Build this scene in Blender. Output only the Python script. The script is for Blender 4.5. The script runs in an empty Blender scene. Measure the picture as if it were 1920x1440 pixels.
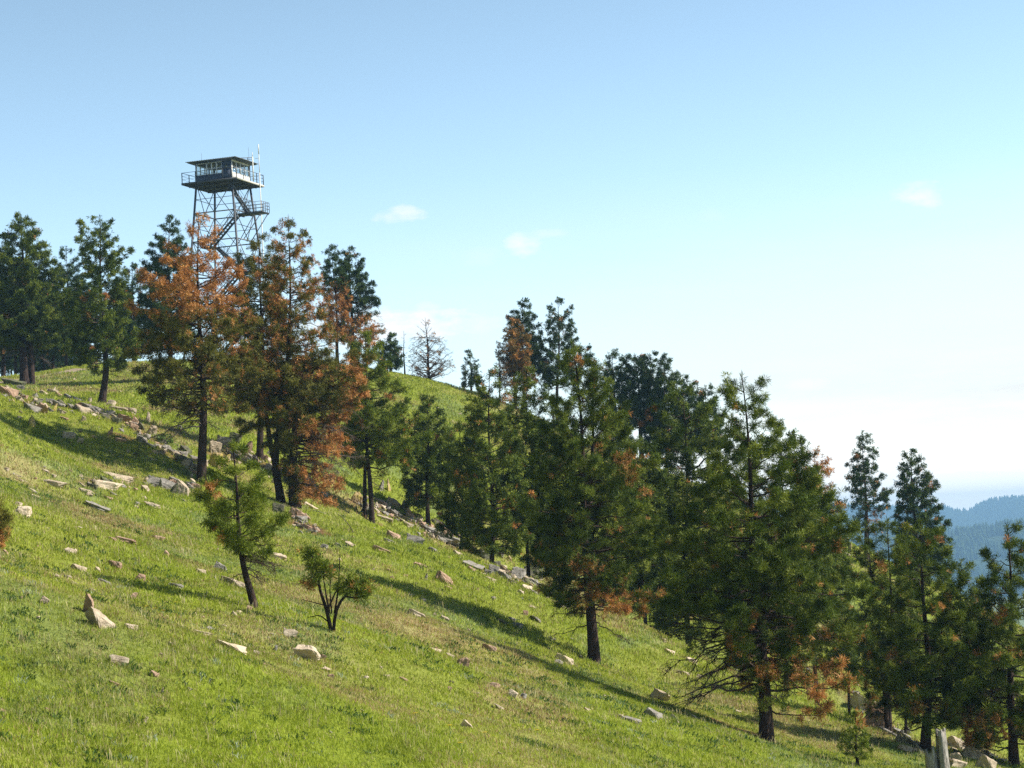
import bpy, bmesh, math, random
import numpy as np
from mathutils import Vector, Matrix
R = math.radians
scene = bpy.context.scene
col = scene.collection
rng = np.random.default_rng(7)
random.seed(7)

# ------------------------------------------------------------------ camera
FPX, PITCH, ROLL = 4000.0, R(4.0), R(3.0)      # focal length in photo pixels (1920 wide)
KY = 4.0 / 3.0
F_ = np.array([0, math.cos(PITCH), math.sin(PITCH)])
R0 = np.array([1.0, 0, 0]); U0 = np.array([0, -math.sin(PITCH), math.cos(PITCH)])
RR = math.cos(ROLL) * R0 - math.sin(ROLL) * U0
UU = math.sin(ROLL) * R0 + math.cos(ROLL) * U0

def ray(u, v):
    d = F_ + (u - 960) / FPX * RR + (720 - v) / FPX * UU
    return d / d[1]

def W(u, v, Y):
    """world point seen at photo pixel (u, v) at true depth Y metres"""
    return ray(u, v) * Y

def proj(P):
    P = np.asarray(P, float)
    z = P @ F_
    return np.stack([960 + FPX * (P @ RR) / z, 720 - FPX * (P @ UU) / z], -1)

cam = bpy.data.cameras.new('camera')
cam.sensor_fit = 'HORIZONTAL'; cam.sensor_width = 36.0
cam.lens = 36.0 * FPX / 1920.0
cam.clip_start = 0.5; cam.clip_end = 40000
cam_o = bpy.data.objects.new('camera', cam); col.objects.link(cam_o)
cam_o.matrix_world = Matrix((
    (RR[0], UU[0], -F_[0], 0), (RR[1], UU[1], -F_[1], 0), (RR[2], UU[2], -F_[2], 0), (0, 0, 0, 1)))
scene.camera = cam_o

# ------------------------------------------------------------------ helpers
def tag(o, label=None, cat=None, group=None, kind=None):
    if label: o['label'] = label
    if cat: o['category'] = cat
    if group: o['group'] = group
    if kind: o['kind'] = kind
    return o

def empty(name, loc=(0, 0, 0), rotz=0):
    o = bpy.data.objects.new(name, None); o.empty_display_size = 0.2
    col.objects.link(o); o.location = loc; o.rotation_euler = (0, 0, rotz)
    return o

def mesh_np(name, V, F, mat=None, parent=None, tint=None, smooth=False, var=None):
    """V (n,3); F list of int arrays (m,k)"""
    V = np.ascontiguousarray(V, np.float32)
    if not isinstance(F, (list, tuple)): F = [F]
    F = [np.asarray(f, np.int32) for f in F if len(f)]
    me = bpy.data.meshes.new(name)
    me.vertices.add(len(V)); me.vertices.foreach_set('co', V.ravel())
    nl = sum(f.size for f in F); npoly = sum(len(f) for f in F)
    me.loops.add(nl); me.polygons.add(npoly)
    me.loops.foreach_set('vertex_index', np.concatenate([f.ravel() for f in F]))
    tot = np.concatenate([np.full(len(f), f.shape[1], np.int32) for f in F])
    st = np.concatenate([[0], np.cumsum(tot)[:-1]]).astype(np.int32)
    me.polygons.foreach_set('loop_start', st)
    if smooth: me.polygons.foreach_set('use_smooth', np.ones(npoly, bool))
    me.update(calc_edges=True)
    if tint is not None:
        a = me.attributes.new('tint', 'FLOAT_COLOR', 'POINT')
        c = np.ones((len(V), 4), np.float32); c[:, :3] = tint
        a.data.foreach_set('color', c.ravel())
    if var is not None:
        for k, arr in var.items():
            a = me.attributes.new(k, 'FLOAT', 'POINT'); a.data.foreach_set('value', np.asarray(arr, np.float32))
    if mat: me.materials.append(mat)
    o = bpy.data.objects.new(name, me); col.objects.link(o)
    if parent: o.parent = parent
    return o

def tubes(P, RD, S=5):
    """P (N,K,3) polylines, RD (N,K) radii -> verts, quads"""
    P = np.asarray(P, float); RD = np.asarray(RD, float)
    N, K, _ = P.shape
    T = np.gradient(P, axis=1)
    T /= np.linalg.norm(T, axis=2, keepdims=True) + 1e-9
    mean = P[:, -1] - P[:, 0]; mean /= np.linalg.norm(mean, axis=1, keepdims=True) + 1e-9
    ref = np.where(np.abs(mean[:, 2:3]) > 0.8, np.array([[1.0, 0.13, 0]]), np.array([[0.05, 0.1, 1.0]]))
    n1 = np.cross(T, ref[:, None, :]); n1 /= np.linalg.norm(n1, axis=2, keepdims=True) + 1e-9
    n2 = np.cross(T, n1)
    a = np.arange(S) * 2 * math.pi / S
    V = P[:, :, None, :] + RD[:, :, None, None] * (n1[:, :, None, :] * np.cos(a)[None, None, :, None] + n2[:, :, None, :] * np.sin(a)[None, None, :, None])
    V = V.reshape(-1, 3)
    n, k, s = np.meshgrid(np.arange(N), np.arange(K - 1), np.arange(S), indexing='ij')
    b = n * K * S + k * S
    s2 = (s + 1) % S
    Q = np.stack([b + s, b + s2, b + S + s2, b + S + s], -1).reshape(-1, 4)
    return V, Q

class MB:
    """collects verts / faces of several groups"""
    def __init__(s): s.V = []; s.F = {}; s.n = 0; s.T = []
    def add(s, V, F, tint=None):
        V = np.asarray(V, float); F = np.asarray(F)
        if len(V) == 0: return
        s.F.setdefault(F.shape[1], []).append(F + s.n); s.V.append(V); s.n += len(V)
        if tint is not None: s.T.append(np.broadcast_to(tint, (len(V), 3)))
    def box(s, c, half, rot=None):
        c = np.asarray(c, float); h = np.asarray(half, float)
        sg = np.array([[x, y, z] for x in (-1, 1) for y in (-1, 1) for z in (-1, 1)], float) * h
        if rot is not None: sg = sg @ np.asarray(rot).T
        f = [[0, 1, 3, 2], [4, 6, 7, 5], [0, 4, 5, 1], [2, 3, 7, 6], [0, 2, 6, 4], [1, 5, 7, 3]]
        s.add(sg + c, f); return s
    def bar(s, a, b, w, h=None):
        """square bar from a to b"""
        a = np.asarray(a, float); b = np.asarray(b, float); h = h or w
        d = b - a; L = np.linalg.norm(d); d /= L
        up = np.array([0, 0, 1.0]) if abs(d[2]) < .9 else np.array([0, 1.0, 0])
        x = np.cross(up, d); x /= np.linalg.norm(x); y = np.cross(d, x)
        s.box((a + b) / 2, (w / 2, h / 2, L / 2), np.stack([x, y, d], 1)); return s
    def tube(s, pts, r, S=8):
        pts = np.asarray(pts, float)
        rr = np.broadcast_to(r, (len(pts),))
        V, Q = tubes(pts[None], rr[None], S); s.add(V, Q)
        s.F.setdefault(S, []).append(np.array([np.arange(S)[::-1] + s.n - len(V), np.arange(S) + s.n - S])); return s
    def build(s, name, mat, parent=None, smooth=False):
        V = np.concatenate(s.V)
        return mesh_np(name, V, [np.concatenate(f) for f in s.F.values()], mat, parent, np.concatenate(s.T) if s.T else None, smooth)

def hash2(ix, iy, seed):
    h = (ix.astype(np.int64) * 374761393 + iy.astype(np.int64) * 668265263 + seed * 974634777) & 0xffffffff
    h = ((h ^ (h >> 13)) * 1274126177) & 0xffffffff
    return ((h ^ (h >> 16)) & 0xffff) / 65535.0

def vnoise(x, y, seed=0):
    ix = np.floor(x); iy = np.floor(y); fx = x - ix; fy = y - iy
    fx = fx * fx * (3 - 2 * fx); fy = fy * fy * (3 - 2 * fy)
    a = hash2(ix, iy, seed); b = hash2(ix + 1, iy, seed); c = hash2(ix, iy + 1, seed); d = hash2(ix + 1, iy + 1, seed)
    return (a * (1 - fx) + b * fx) * (1 - fy) + (c * (1 - fx) + d * fx) * fy

def fbm(x, y, seed=0, oct=4):
    s = 0; a = .5
    for i in range(oct):
        s = s + a * vnoise(x * 2 ** i, y * 2 ** i, seed + i); a *= .5
    return s / (1 - .5 ** oct)

def sstep(a, b, x):
    t = np.clip((x - a) / (b - a), 0, 1); return t * t * (3 - 2 * t)

# ------------------------------------------------------------------ material helpers
def new_mat(name):
    m = bpy.data.materials.new(name); m.use_nodes = True
    nt = m.node_tree; nt.nodes.clear()
    return m, nt, nt.nodes, nt.links

def N(nt, typ, **kw):
    n = nt.nodes.new(typ)
    for k, v in kw.items():
        if k.startswith('i_'): n.inputs[k[2:].replace('_', ' ')].default_value = v
        else: setattr(n, k, v)
    return n

def ramp(nt, stops, fac=None):
    n = nt.nodes.new('ShaderNodeValToRGB')
    e = n.color_ramp.elements
    while len(e) > 1: e.remove(e[-1])
    e[0].position = stops[0][0]; e[0].color = (*stops[0][1], 1)
    for p, c in stops[1:]:
        q = e.new(p); q.color = (*c, 1)
    if fac is not None: nt.links.new(fac, n.inputs[0])
    return n

def simple_mat(name, color, rough=.6, metal=0.0, noise=0.0, nscale=8.0, color2=None, spec=.5, bump=0.0):
    m, nt, nn, L = new_mat(name)
    out = N(nt, 'ShaderNodeOutputMaterial'); p = N(nt, 'ShaderNodeBsdfPrincipled')
    p.inputs['Roughness'].default_value = rough; p.inputs['Metallic'].default_value = metal
    p.inputs['Specular IOR Level'].default_value = spec
    tc = N(nt, 'ShaderNodeTexCoord'); nz = N(nt, 'ShaderNodeTexNoise'); nz.inputs['Scale'].default_value = nscale; nz.inputs['Detail'].default_value = 6
    L.new(tc.outputs['Object'], nz.inputs['Vector'])
    c2 = color2 or tuple(c * (1 - noise) for c in color)
    rp = ramp(nt, [(.3, c2), (.7, color)], nz.outputs['Fac'])
    L.new(rp.outputs[0], p.inputs['Base Color'])
    if bump:
        b = N(nt, 'ShaderNodeBump'); b.inputs['Strength'].default_value = bump; b.inputs['Distance'].default_value = .05
        L.new(nz.outputs['Fac'], b.inputs['Height']); L.new(b.outputs[0], p.inputs['Normal'])
    L.new(p.outputs[0], out.inputs[0])
    return m
# ------------------------------------------------------------------ terrain
# points of the hillside: photo pixel + depth
CP = [
 # grassy hillside in front
 (0,1440,22),(480,1440,24.5),(960,1440,28),(1400,1440,38),(1700,1440,48),(1920,1440,55),
 (0,1200,28),(0,1040,37),(0,900,60),(0,800,76),(0,735,94),
 (200,1150,30),(200,1000,48),(200,900,69),(200,830,80),(200,765,95),
 (470,1140,39),(620,1185,38),(870,1360,31),(900,1200,50),(1113,1240,60),(1437,1390,50),(700,1085,60),
 (700,1040,65),(700,985,73),(378,905,78),(330,930,72),(300,1000,55),(550,957,76),
 (900,1065,68),(1000,1095,69),(1150,1155,70),(1250,1195,70),(1400,1275,68),(1550,1335,66),(1665,1377,61),(1735,1407,60),
 (650,1300,33),(1200,1380,40),(150,1075,39),
 # shallow draw behind the rock band
 (720,1030,84),(850,1115,82),(1000,1190,82),(1150,1250,82),(1300,1330,80),(1500,1425,78),(1700,1500,76),(1900,1560,74),(900,1050,94),(1150,1140,94),(1400,1220,94),(1700,1340,92),
 (480,858,90),(640,900,94),
 # hill behind
 (0,710,136),(-90,716,134),(60,702,140),(120,693,143),(180,686,146),(130,722,128),(0,724,122),(300,764,112),(420,748,114),(560,740,120),
 (870,880,106),(840,800,118),(760,760,124),(750,704,137),(820,716,140),(890,738,142),(1000,785,142),(1100,830,142),(1200,868,140),(1400,950,138),
 (1580,1012,135),(1680,1065,132),(1900,1170,128),(1250,932,126),(1430,1012,122),(1600,1062,118),(1640,1122,108),(1800,1222,104),
]
pts = [W(u, v, Y * KY) for u, v, Y in CP]
# the crest falls away beyond
for (u, v, Y) in [(60,702,140),(180,686,146),(400,690,145),(600,695,140),(750,704,137),(890,738,142),(1100,830,142),(1400,950,138),(1680,1065,132),(1900,1170,128)]:
    p = W(u, v, Y * KY)
    pts.append(p + np.array([(p[0]) * .15, 30, -4.0]))
    pts.append(p + np.array([(p[0]) * .4, 80, -22.0]))
# around and behind the camera, and outside the frame
pts += [np.array(p, float) for p in [(0,0,-1.75),(0,-12,-1.9),(0,14,-2.5),(-9,4,1.2),(9,4,-4.3),(-22,0,6),(22,0,-9),
        (-26,45,9.5),(-34,90,17.5),(-62,150,19),(-58,215,12),(-44,214,12.5),(-30,216,12.5),(30,45,-16),(42,90,-21),(55,140,-24),(62,180,-26),(-60,20,18),(60,20,-22)]]
pts = np.array(pts)
A_ = pts[:, :2]
def _tps(d2): return np.where(d2 > 1e-9, d2 * np.log(np.maximum(d2, 1e-9)) * .5, 0)
_S = 100.0
def _solve():
    n = len(pts); X = A_ / _S
    d2 = ((X[:, None] - X[None]) ** 2).sum(-1)
    K = _tps(d2) + np.eye(n) * 4e-5
    P = np.c_[np.ones(n), X]
    M = np.block([[K, P], [P.T, np.zeros((3, 3))]])
    return np.linalg.solve(M, np.r_[pts[:, 2], 0, 0, 0])
_w = _solve()
def base_h(x, y):
    sh = np.shape(x); x = np.ravel(x) / _S; y = np.ravel(y) / _S
    out = np.empty(len(x))
    for i in range(0, len(x), 60000):
        xx = x[i:i + 60000]; yy = y[i:i + 60000]
        d2 = (xx[:, None] - A_[None, :, 0] / _S) ** 2 + (yy[:, None] - A_[None, :, 1] / _S) ** 2
        out[i:i + 60000] = _tps(d2) @ _w[:-3] + _w[-3] + _w[-2] * xx + _w[-1] * yy
    return out.reshape(sh)

def height(x, y):
    x = np.asarray(x, float); y = np.asarray(y, float)
    xc = np.clip(x, -75, 85); yc = np.clip(y, -25, 275)
    h = base_h(xc, yc)
    out = np.hypot(x - xc, y - yc)
    far = -150 - 40 * np.sin(x / 900.0) * np.cos(y / 1100.0)
    k = sstep(0, 900, out)
    h = h * (1 - k) + far * k
    near = 1 - sstep(0, 60, out)
    h = h + near * ((fbm(x / 5.0, y / 5.0, 3, 3) - .5) * .45 + (fbm(x / 1.1, y / 1.1, 11, 3) - .5) * .16)
    return h

# fast lookup grid
GX0, GX1, GY0, GY1, GS = -75.0, 85.0, -10.0, 275.0, 0.4
gx = np.arange(GX0, GX1, GS); gy = np.arange(GY0, GY1, GS)
GH = height(*np.meshgrid(gx, gy, indexing='xy'))
def hgt(x, y):
    x = np.clip((np.asarray(x, float) - GX0) / GS, 0, len(gx) - 1.001); y = np.clip((np.asarray(y, float) - GY0) / GS, 0, len(gy) - 1.001)
    i = x.astype(int); j = y.astype(int); fx = x - i; fy = y - j
    return (GH[j, i] * (1 - fx) + GH[j, i + 1] * fx) * (1 - fy) + (GH[j + 1, i] * (1 - fx) + GH[j + 1, i + 1] * fx) * fy

_ys = np.arange(14, 260, .15)
def hit(u, v, ymin=14):
    """first place where the sight line of a photo pixel meets the ground"""
    p = ray(u, v)[None] * _ys[:, None]
    below = (p[:, 2] < hgt(p[:, 0], p[:, 1])) & (_ys >= ymin)
    if not below.any(): return None
    q = p[np.argmax(below)]
    return np.array([q[0], q[1], float(hgt(q[0], q[1]))])

def on_ground(u, Y):
    """ground point below photo column u at depth Y (f=3000 units)"""
    Y = Y * KY
    v = 900.0
    for _ in range(12):
        p = W(u, v, Y); h = float(hgt(p[0], p[1])); p[2] = h
        v = proj(p)[1]
    p = W(u, v, Y); p[2] = float(hgt(p[0], p[1]))
    return p

# ---- ground sheet: one mesh, fine near the photograph's hillside, coarse out to the horizon
def graded(a, b, step, far):
    c = list(np.arange(a, b + 1e-6, step)); s = step
    lo = a; hi = b; L = []; H = []
    while hi < far: s *= 1.22; hi += s; lo -= s; L.append(lo); H.append(hi)
    return np.array(L[::-1] + c + H)
def graded2(a, b, c, s1, s2, lo, hi):
    x = list(np.arange(a, b, s1)) + list(np.arange(b, c, s2))
    L = []; H = []; p = a; s = s1
    while p > lo: s *= 1.25; p -= s; L.append(p)
    p = c; s = s2
    while p < hi: s *= 1.25; p += s; H.append(p)
    return np.array(L[::-1] + x + H)
XS = graded(-40, 46, .34, 9000)
YS = graded2(20, 120, 215, .36, .7, -7000, 5900)
MX, MY = np.meshgrid(XS, YS, indexing='xy')
MZ = height(MX, MY)
nx, ny = len(XS), len(YS)
ii, jj = np.meshgrid(np.arange(nx - 1), np.arange(ny - 1), indexing='xy')
a0 = (jj * nx + ii).ravel()
GQ = np.stack([a0, a0 + 1, a0 + nx + 1, a0 + nx], -1)

# areas of bare soil / needle litter / short growth, in world places
BANDS = [[(0, 730), (60, 757), (150, 766), (230, 792), (300, 835), (372, 885)], [(275, 905), (365, 920)], [(395, 850), (470, 860), (520, 885), (600, 925)], [(555, 975), (600, 996)], [(665, 945), (725, 960), (800, 992), (860, 1025)], [(905, 1068), (960, 1082), (1025, 1105)],
 [(1010, 1045), (1040, 1075)], [(1165, 1085), (1230, 1118), (1290, 1150)], [(1600, 1312), (1660, 1350)], [(1675, 1375), (1725, 1402)], [(1785, 1398), (1885, 1440)], [(150, 905), (245, 910)]]
LITTER = []     # (x, y, rx, ry, strength)
def soil_at(x, y):
    s = np.zeros(np.shape(x))
    n = fbm(np.asarray(x) * 1.7, np.asarray(y) * 1.7, 21, 3)
    for (cx, cy, rx, ry, k) in LITTER:
        d = np.hypot((x - cx) / rx, (y - cy) / ry) + (n - .5) * .9
        s = np.maximum(s, k * (1 - sstep(.55, 1.05, d)))
    return s
def add_litter(u0, v0, u1, v1, wpx, k=1.0):
    a = hit(u0, v0); b = hit(u1, v1)
    for t in np.linspace(0, 1, 6):
        p = a * (1 - t) + b * t
        LITTER.append((p[0], p[1], wpx * p[1] / FPX * 1.3, wpx * p[1] / FPX * 3.2, k))
add_litter(1300, 1335, 1425, 1382, 16); add_litter(1435, 1392, 1530, 1425, 16)
add_litter(1112, 1238, 1150, 1262, 10, .8); add_litter(560, 985, 600, 1000, 18, .9); add_litter(370, 905, 395, 915, 12, .7)
add_litter(220, 815, 245, 822, 12, .8); add_litter(1000, 1050, 1020, 1060, 14, .7); add_litter(330, 905, 355, 912, 10, .7)
for (u, v) in [(1665, 1377), (1735, 1407), (697, 980), (803, 985), (190, 757), (45, 722)]: add_litter(u, v, u + 14, v + 5, 9, .7)

for band in BANDS:
    for (a, b) in zip(band[:-1], band[1:]): add_litter(*a, *b, 15, .75)
PATH = [hit(u, v) for u, v in [(-60, 726), (0, 717), (40, 711), (90, 703), (140, 695), (180, 689)]]

def patches(x, y):
    """grass mix at a place: dry (tan / reddish seed heads), blue (sage grey-green), lush"""
    dry = sstep(.50, .72, fbm(x / 3.4 + 4, y / 7.0 + 2, 31, 4))
    blue = sstep(.52, .68, fbm(x / 2.6 + 9, y / 5.5, 47, 4))
    lush = sstep(.42, .62, fbm(x / 4.5 + 1, y / 8.0 + 5, 63, 3))
    # drier belt across the middle of the slope, fresh growth at its foot
    belt = np.zeros(np.shape(x))
    for (cx, cy, rx, ry, k) in DRYSPOTS:
        belt = np.maximum(belt, k * np.exp(-(((x - cx) / rx) ** 2 + ((y - cy) / ry) ** 2)))
    dry = np.clip(dry * .55 + belt, 0, 1)
    foot = 1 - sstep(30, 46, y + .35 * x + (fbm(x / 3, y / 5, 77, 3) - .5) * 12)
    lush = np.clip(lush * .6 + foot * .9, 0, 1)
    return dry * (1 - .8 * foot), blue * (1 - .6 * foot), lush
DRYSPOTS = []
for (u, v, wu, wy, k) in [(830,1190,130,5,.75),(720,1185,60,3,.5),(300,1165,110,4,.55),(480,1195,90,3.5,.45),(960,1225,60,4,.6),(1000,1270,50,3,.6),(120,1090,90,4,.35),(220,985,120,6,.35),(560,1225,90,4,.4),(60,915,70,6,.3)]:
    p = hit(u, v); DRYSPOTS.append((p[0], p[1], wu * p[1] / FPX, wy, k))

dryA, blueA, lushA = patches(MX.ravel(), MY.ravel())
soilA = soil_at(MX.ravel(), MY.ravel())

def ground_mat():
    m, nt, nn, L = new_mat('hillside_turf')
    out = N(nt, 'ShaderNodeOutputMaterial'); p = N(nt, 'ShaderNodeBsdfPrincipled', i_Roughness=.95)
    p.inputs['Specular IOR Level'].default_value = .1
    geo = N(nt, 'ShaderNodeNewGeometry')
    n1 = N(nt, 'ShaderNodeTexNoise', i_Scale=.9, i_Detail=8.0, i_Roughness=.7); L.new(geo.outputs['Position'], n1.inputs['Vector'])
    n2 = N(nt, 'ShaderNodeTexNoise', i_Scale=6.0, i_Detail=6.0, i_Roughness=.75); L.new(geo.outputs['Position'], n2.inputs['Vector'])
    g = ramp(nt, [(.25, (.09, .105, .018)), (.5, (.20, .23, .035)), (.75, (.32, .33, .08))], n2.outputs['Fac'])
    def mixc(a, b, f):
        mx = N(nt, 'ShaderNodeMix', data_type='RGBA'); L.new(f, mx.inputs[0])
        for s, q in ((6, a), (7, b)):
            if isinstance(q, tuple): mx.inputs[s].default_value = (*q, 1)
            else: L.new(q, mx.inputs[s])
        return mx.outputs[2]
    def att(name):
        a = N(nt, 'ShaderNodeAttribute', attribute_name=name); return a.outputs['Fac']
    lush = ramp(nt, [(.3, (.11, .15, .014)), (.7, (.27, .32, .03))], n2.outputs['Fac'])
    dry = ramp(nt, [(.3, (.22, .18, .075)), (.7, (.42, .34, .16))], n2.outputs['Fac'])
    blue = ramp(nt, [(.3, (.11, .15, .035)), (.7, (.24, .29, .085))], n2.outputs['Fac'])
    c = mixc(g.outputs[0], lush.outputs[0], att('lush'))
    c = mixc(c, blue.outputs[0], att('blue'))
    c = mixc(c, dry.outputs[0], att('dry'))
    soil = ramp(nt, [(.3, (.075, .035, .018)), (.55, (.16, .08, .04)), (.75, (.27, .16, .09))], n2.outputs['Fac'])
    c = mixc(c, soil.outputs[0], att('soil'))
    L.new(c, p.inputs['Base Color'])
    b = N(nt, 'ShaderNodeBump'); b.inputs['Strength'].default_value = .6; b.inputs['Distance'].default_value = .12
    L.new(n2.outputs['Fac'], b.inputs['Height']); L.new(b.outputs[0], p.inputs['Normal'])
    L.new(p.outputs[0], out.inputs[0])
    return m
M_GROUND = ground_mat()
g_o = mesh_np('ground', np.stack([MX.ravel(), MY.ravel(), MZ.ravel()], -1), GQ, M_GROUND, smooth=True,
              var=dict(dry=dryA, blue=blueA, lush=lushA, soil=soilA))
tag(g_o, kind='structure')

# ---- dirt path along the left crest
M_PATH = simple_mat('path_dirt', (.36, .27, .19), .95, noise=.35, nscale=1.5)
def build_path():
    P = np.array(PATH); t = np.linspace(0, len(P) - 1, 60); i = np.minimum(t.astype(int), len(P) - 2); f = (t - i)[:, None]
    C = P[i] * (1 - f) + P[i + 1] * f
    T = np.gradient(C, axis=0)[:, :2]; T /= np.linalg.norm(T, axis=1, keepdims=True)
    n = np.stack([-T[:, 1], T[:, 0]], 1)
    rows = []
    ks = np.linspace(-1, 1, 7)
    for k in ks:
        w = .8 + .2 * np.sin(t * 3 + k)
        xy = C[:, :2] + n * (k * w)[:, None]
        rows.append(np.c_[xy, height(xy[:, 0], xy[:, 1]) + (.05 - .09 * abs(k) ** 3)])
    V = np.stack(rows, 1).reshape(-1, 3); K = len(ks)
    a, b = np.meshgrid(np.arange(59), np.arange(K - 1), indexing='ij'); a = a.ravel(); b = b.ravel()
    Q = np.stack([a * K + b, a * K + b + 1, (a + 1) * K + b + 1, (a + 1) * K + b], -1)
    o = mesh_np('dirt_path', V, Q, M_PATH, smooth=True); tag(o, kind='structure')
build_path()
# ------------------------------------------------------------------ sun, sky, air
SUN_EL, SUN_AZ = R(39.0), R(2.0)        # azimuth from +X (picture right) towards +Y
S_ = Vector((math.cos(SUN_EL) * math.cos(SUN_AZ), math.cos(SUN_EL) * math.sin(SUN_AZ), math.sin(SUN_EL)))
sl = bpy.data.lights.new('sun', 'SUN'); sl.energy = 5.0; sl.angle = R(.55); sl.color = (1, .945, .85)
so = bpy.data.objects.new('sun', sl); col.objects.link(so)
so.rotation_euler = S_.to_track_quat('Z', 'Y').to_euler(); so.location = (60, 0, 80)

world = bpy.data.worlds.new('World'); scene.world = world; world.use_nodes = True
wt = world.node_tree; wt.nodes.clear(); WL = wt.links
wout = N(wt, 'ShaderNodeOutputWorld'); bg = N(wt, 'ShaderNodeBackground'); bg.inputs['Strength'].default_value = .105
sky = N(wt, 'ShaderNodeTexSky', sky_type='NISHITA', sun_disc=False)
sky.sun_elevation = SUN_EL; sky.sun_rotation = R(90) - SUN_AZ
sky.altitude = 1500; sky.air_density = 1.0; sky.dust_density = .35; sky.ozone_density = 1.6
hsv = N(wt, 'ShaderNodeHueSaturation'); hsv.inputs['Hue'].default_value = .485; hsv.inputs['Saturation'].default_value = .90; hsv.inputs['Value'].default_value = 1.36
WL.new(sky.outputs[0], hsv.inputs['Color'])
tcw = N(wt, 'ShaderNodeTexCoord')
sep = N(wt, 'ShaderNodeSeparateXYZ'); WL.new(tcw.outputs['Generated'], sep.inputs[0])
def mth(op, a, b=None, c=None, clamp=False):
    n = N(wt, 'ShaderNodeMath', operation=op, use_clamp=clamp)
    for i, q in enumerate((a, b, c)):
        if q is None: continue
        if isinstance(q, (int, float)): n.inputs[i].default_value = q
        else: WL.new(q, n.inputs[i])
    return n.outputs[0]
az = mth('ARCTAN2', sep.outputs[0], sep.outputs[1]); el = mth('ARCSINE', sep.outputs[2])
cn = N(wt, 'ShaderNodeTexNoise', i_Scale=70.0, i_Detail=9.0, i_Roughness=.62); 
mp = N(wt, 'ShaderNodeMapping'); mp.inputs['Scale'].default_value = (1, 1, 2.2); WL.new(tcw.outputs['Generated'], mp.inputs[0]); WL.new(mp.outputs[0], cn.inputs['Vector'])
wn = N(wt, 'ShaderNodeTexNoise', i_Scale=9.0, i_Detail=7.0, i_Roughness=.6)
mp2 = N(wt, 'ShaderNodeMapping'); mp2.inputs['Scale'].default_value = (1, 1, 7.0); mp2.inputs['Rotation'].default_value = (0, R(-6), 0); WL.new(tcw.outputs['Generated'], mp2.inputs[0]); WL.new(mp2.outputs[0], wn.inputs['Vector'])
def azel(u, v):
    d = ray(u, v); d = d / np.linalg.norm(d)
    return math.atan2(d[0], d[1]), math.asin(d[2])
cl = None
for (u, v, wu, wv, k) in [(985,458,44,30,.62),(748,402,60,20,.62),(1725,366,60,30,.6),(1515,722,44,18,.6),(1010,440,60,14,.3),(725,612,200,40,1.05),(900,607,60,20,.35),(795,577,34,14,.38),(1540,860,120,60,.5),(900,480,60,20,.12),(1340,405,40,16,.08)]:
    a0_, e0_ = azel(u, v)
    da = mth('DIVIDE', mth('SUBTRACT', az, a0_), wu / FPX); de = mth('DIVIDE', mth('SUBTRACT', el, e0_), wv / FPX)
    r2 = mth('ADD', mth('MULTIPLY', da, da), mth('MULTIPLY', de, de))
    q = mth('SUBTRACT', 1.0, r2)
    q = mth('ADD', q, mth('MULTIPLY', mth('SUBTRACT', cn.outputs['Fac'], .56), 3.2))
    q = mth('MULTIPLY', mth('MULTIPLY', q, .8, clamp=True), k)
    cl = q if cl is None else mth('MAXIMUM', cl, q)
# thin veil of high cloud, thicker towards the sun side and the horizon
e1 = mth('DIVIDE', mth('SUBTRACT', R(9.5), el), R(9.5), clamp=True)
a1 = mth('DIVIDE', mth('ADD', az, R(9.0)), R(24.0), clamp=True)
veil = mth('MULTIPLY', e1, mth('ADD', mth('MULTIPLY', a1, 1.25), .12))
veil = mth('MULTIPLY', veil, mth('ADD', mth('MULTIPLY', wn.outputs['Fac'], 2.2), -.15), clamp=True)
low = mth('DIVIDE', mth('SUBTRACT', R(3.2), el), R(3.2), clamp=True)
veil = mth('MAXIMUM', mth('MULTIPLY', veil, .9), mth('MULTIPLY', low, .95))
mxs = N(wt, 'ShaderNodeMix', data_type='RGBA'); WL.new(veil, mxs.inputs[0])
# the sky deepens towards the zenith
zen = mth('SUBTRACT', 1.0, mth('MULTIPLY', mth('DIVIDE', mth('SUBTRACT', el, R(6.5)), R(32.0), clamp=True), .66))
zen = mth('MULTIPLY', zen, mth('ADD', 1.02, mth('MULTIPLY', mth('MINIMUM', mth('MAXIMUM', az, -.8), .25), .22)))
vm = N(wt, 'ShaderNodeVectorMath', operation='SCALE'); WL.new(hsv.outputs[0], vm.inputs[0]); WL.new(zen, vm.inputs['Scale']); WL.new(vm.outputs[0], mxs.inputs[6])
mxs.inputs[7].default_value = (5.7, 5.62, 5.45, 1)
mxc = N(wt, 'ShaderNodeMix', data_type='RGBA'); WL.new(cl, mxc.inputs[0]); WL.new(mxs.outputs[2], mxc.inputs[6]); mxc.inputs[7].default_value = (7.0, 6.75, 6.6, 1)
vl = N(wt, 'ShaderNodeVectorMath', operation='SCALE'); WL.new(mxc.outputs[2], vl.inputs[0]); WL.new(mth('ADD', 1.0, mth('MULTIPLY', mth('MAXIMUM', low, 0.0), .65)), vl.inputs['Scale'])
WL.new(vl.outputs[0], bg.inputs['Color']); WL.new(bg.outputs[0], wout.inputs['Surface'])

scene.view_settings.view_transform = 'Standard'; scene.view_settings.look = 'None'
scene.view_settings.exposure = 0.68; scene.view_settings.gamma = 1.0
cy = scene.cycles
cy.max_bounces = 6; cy.diffuse_bounces = 2; cy.glossy_bounces = 2; cy.transmission_bounces = 4; cy.transparent_max_bounces = 10; cy.volume_bounces = 0
cy.use_denoising = False; cy.denoiser = 'OPENIMAGEDENOISE'; cy.denoising_input_passes = 'RGB_ALBEDO_NORMAL'; cy.denoising_prefilter = 'ACCURATE'
cy.sample_clamp_indirect = 3.0

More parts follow.
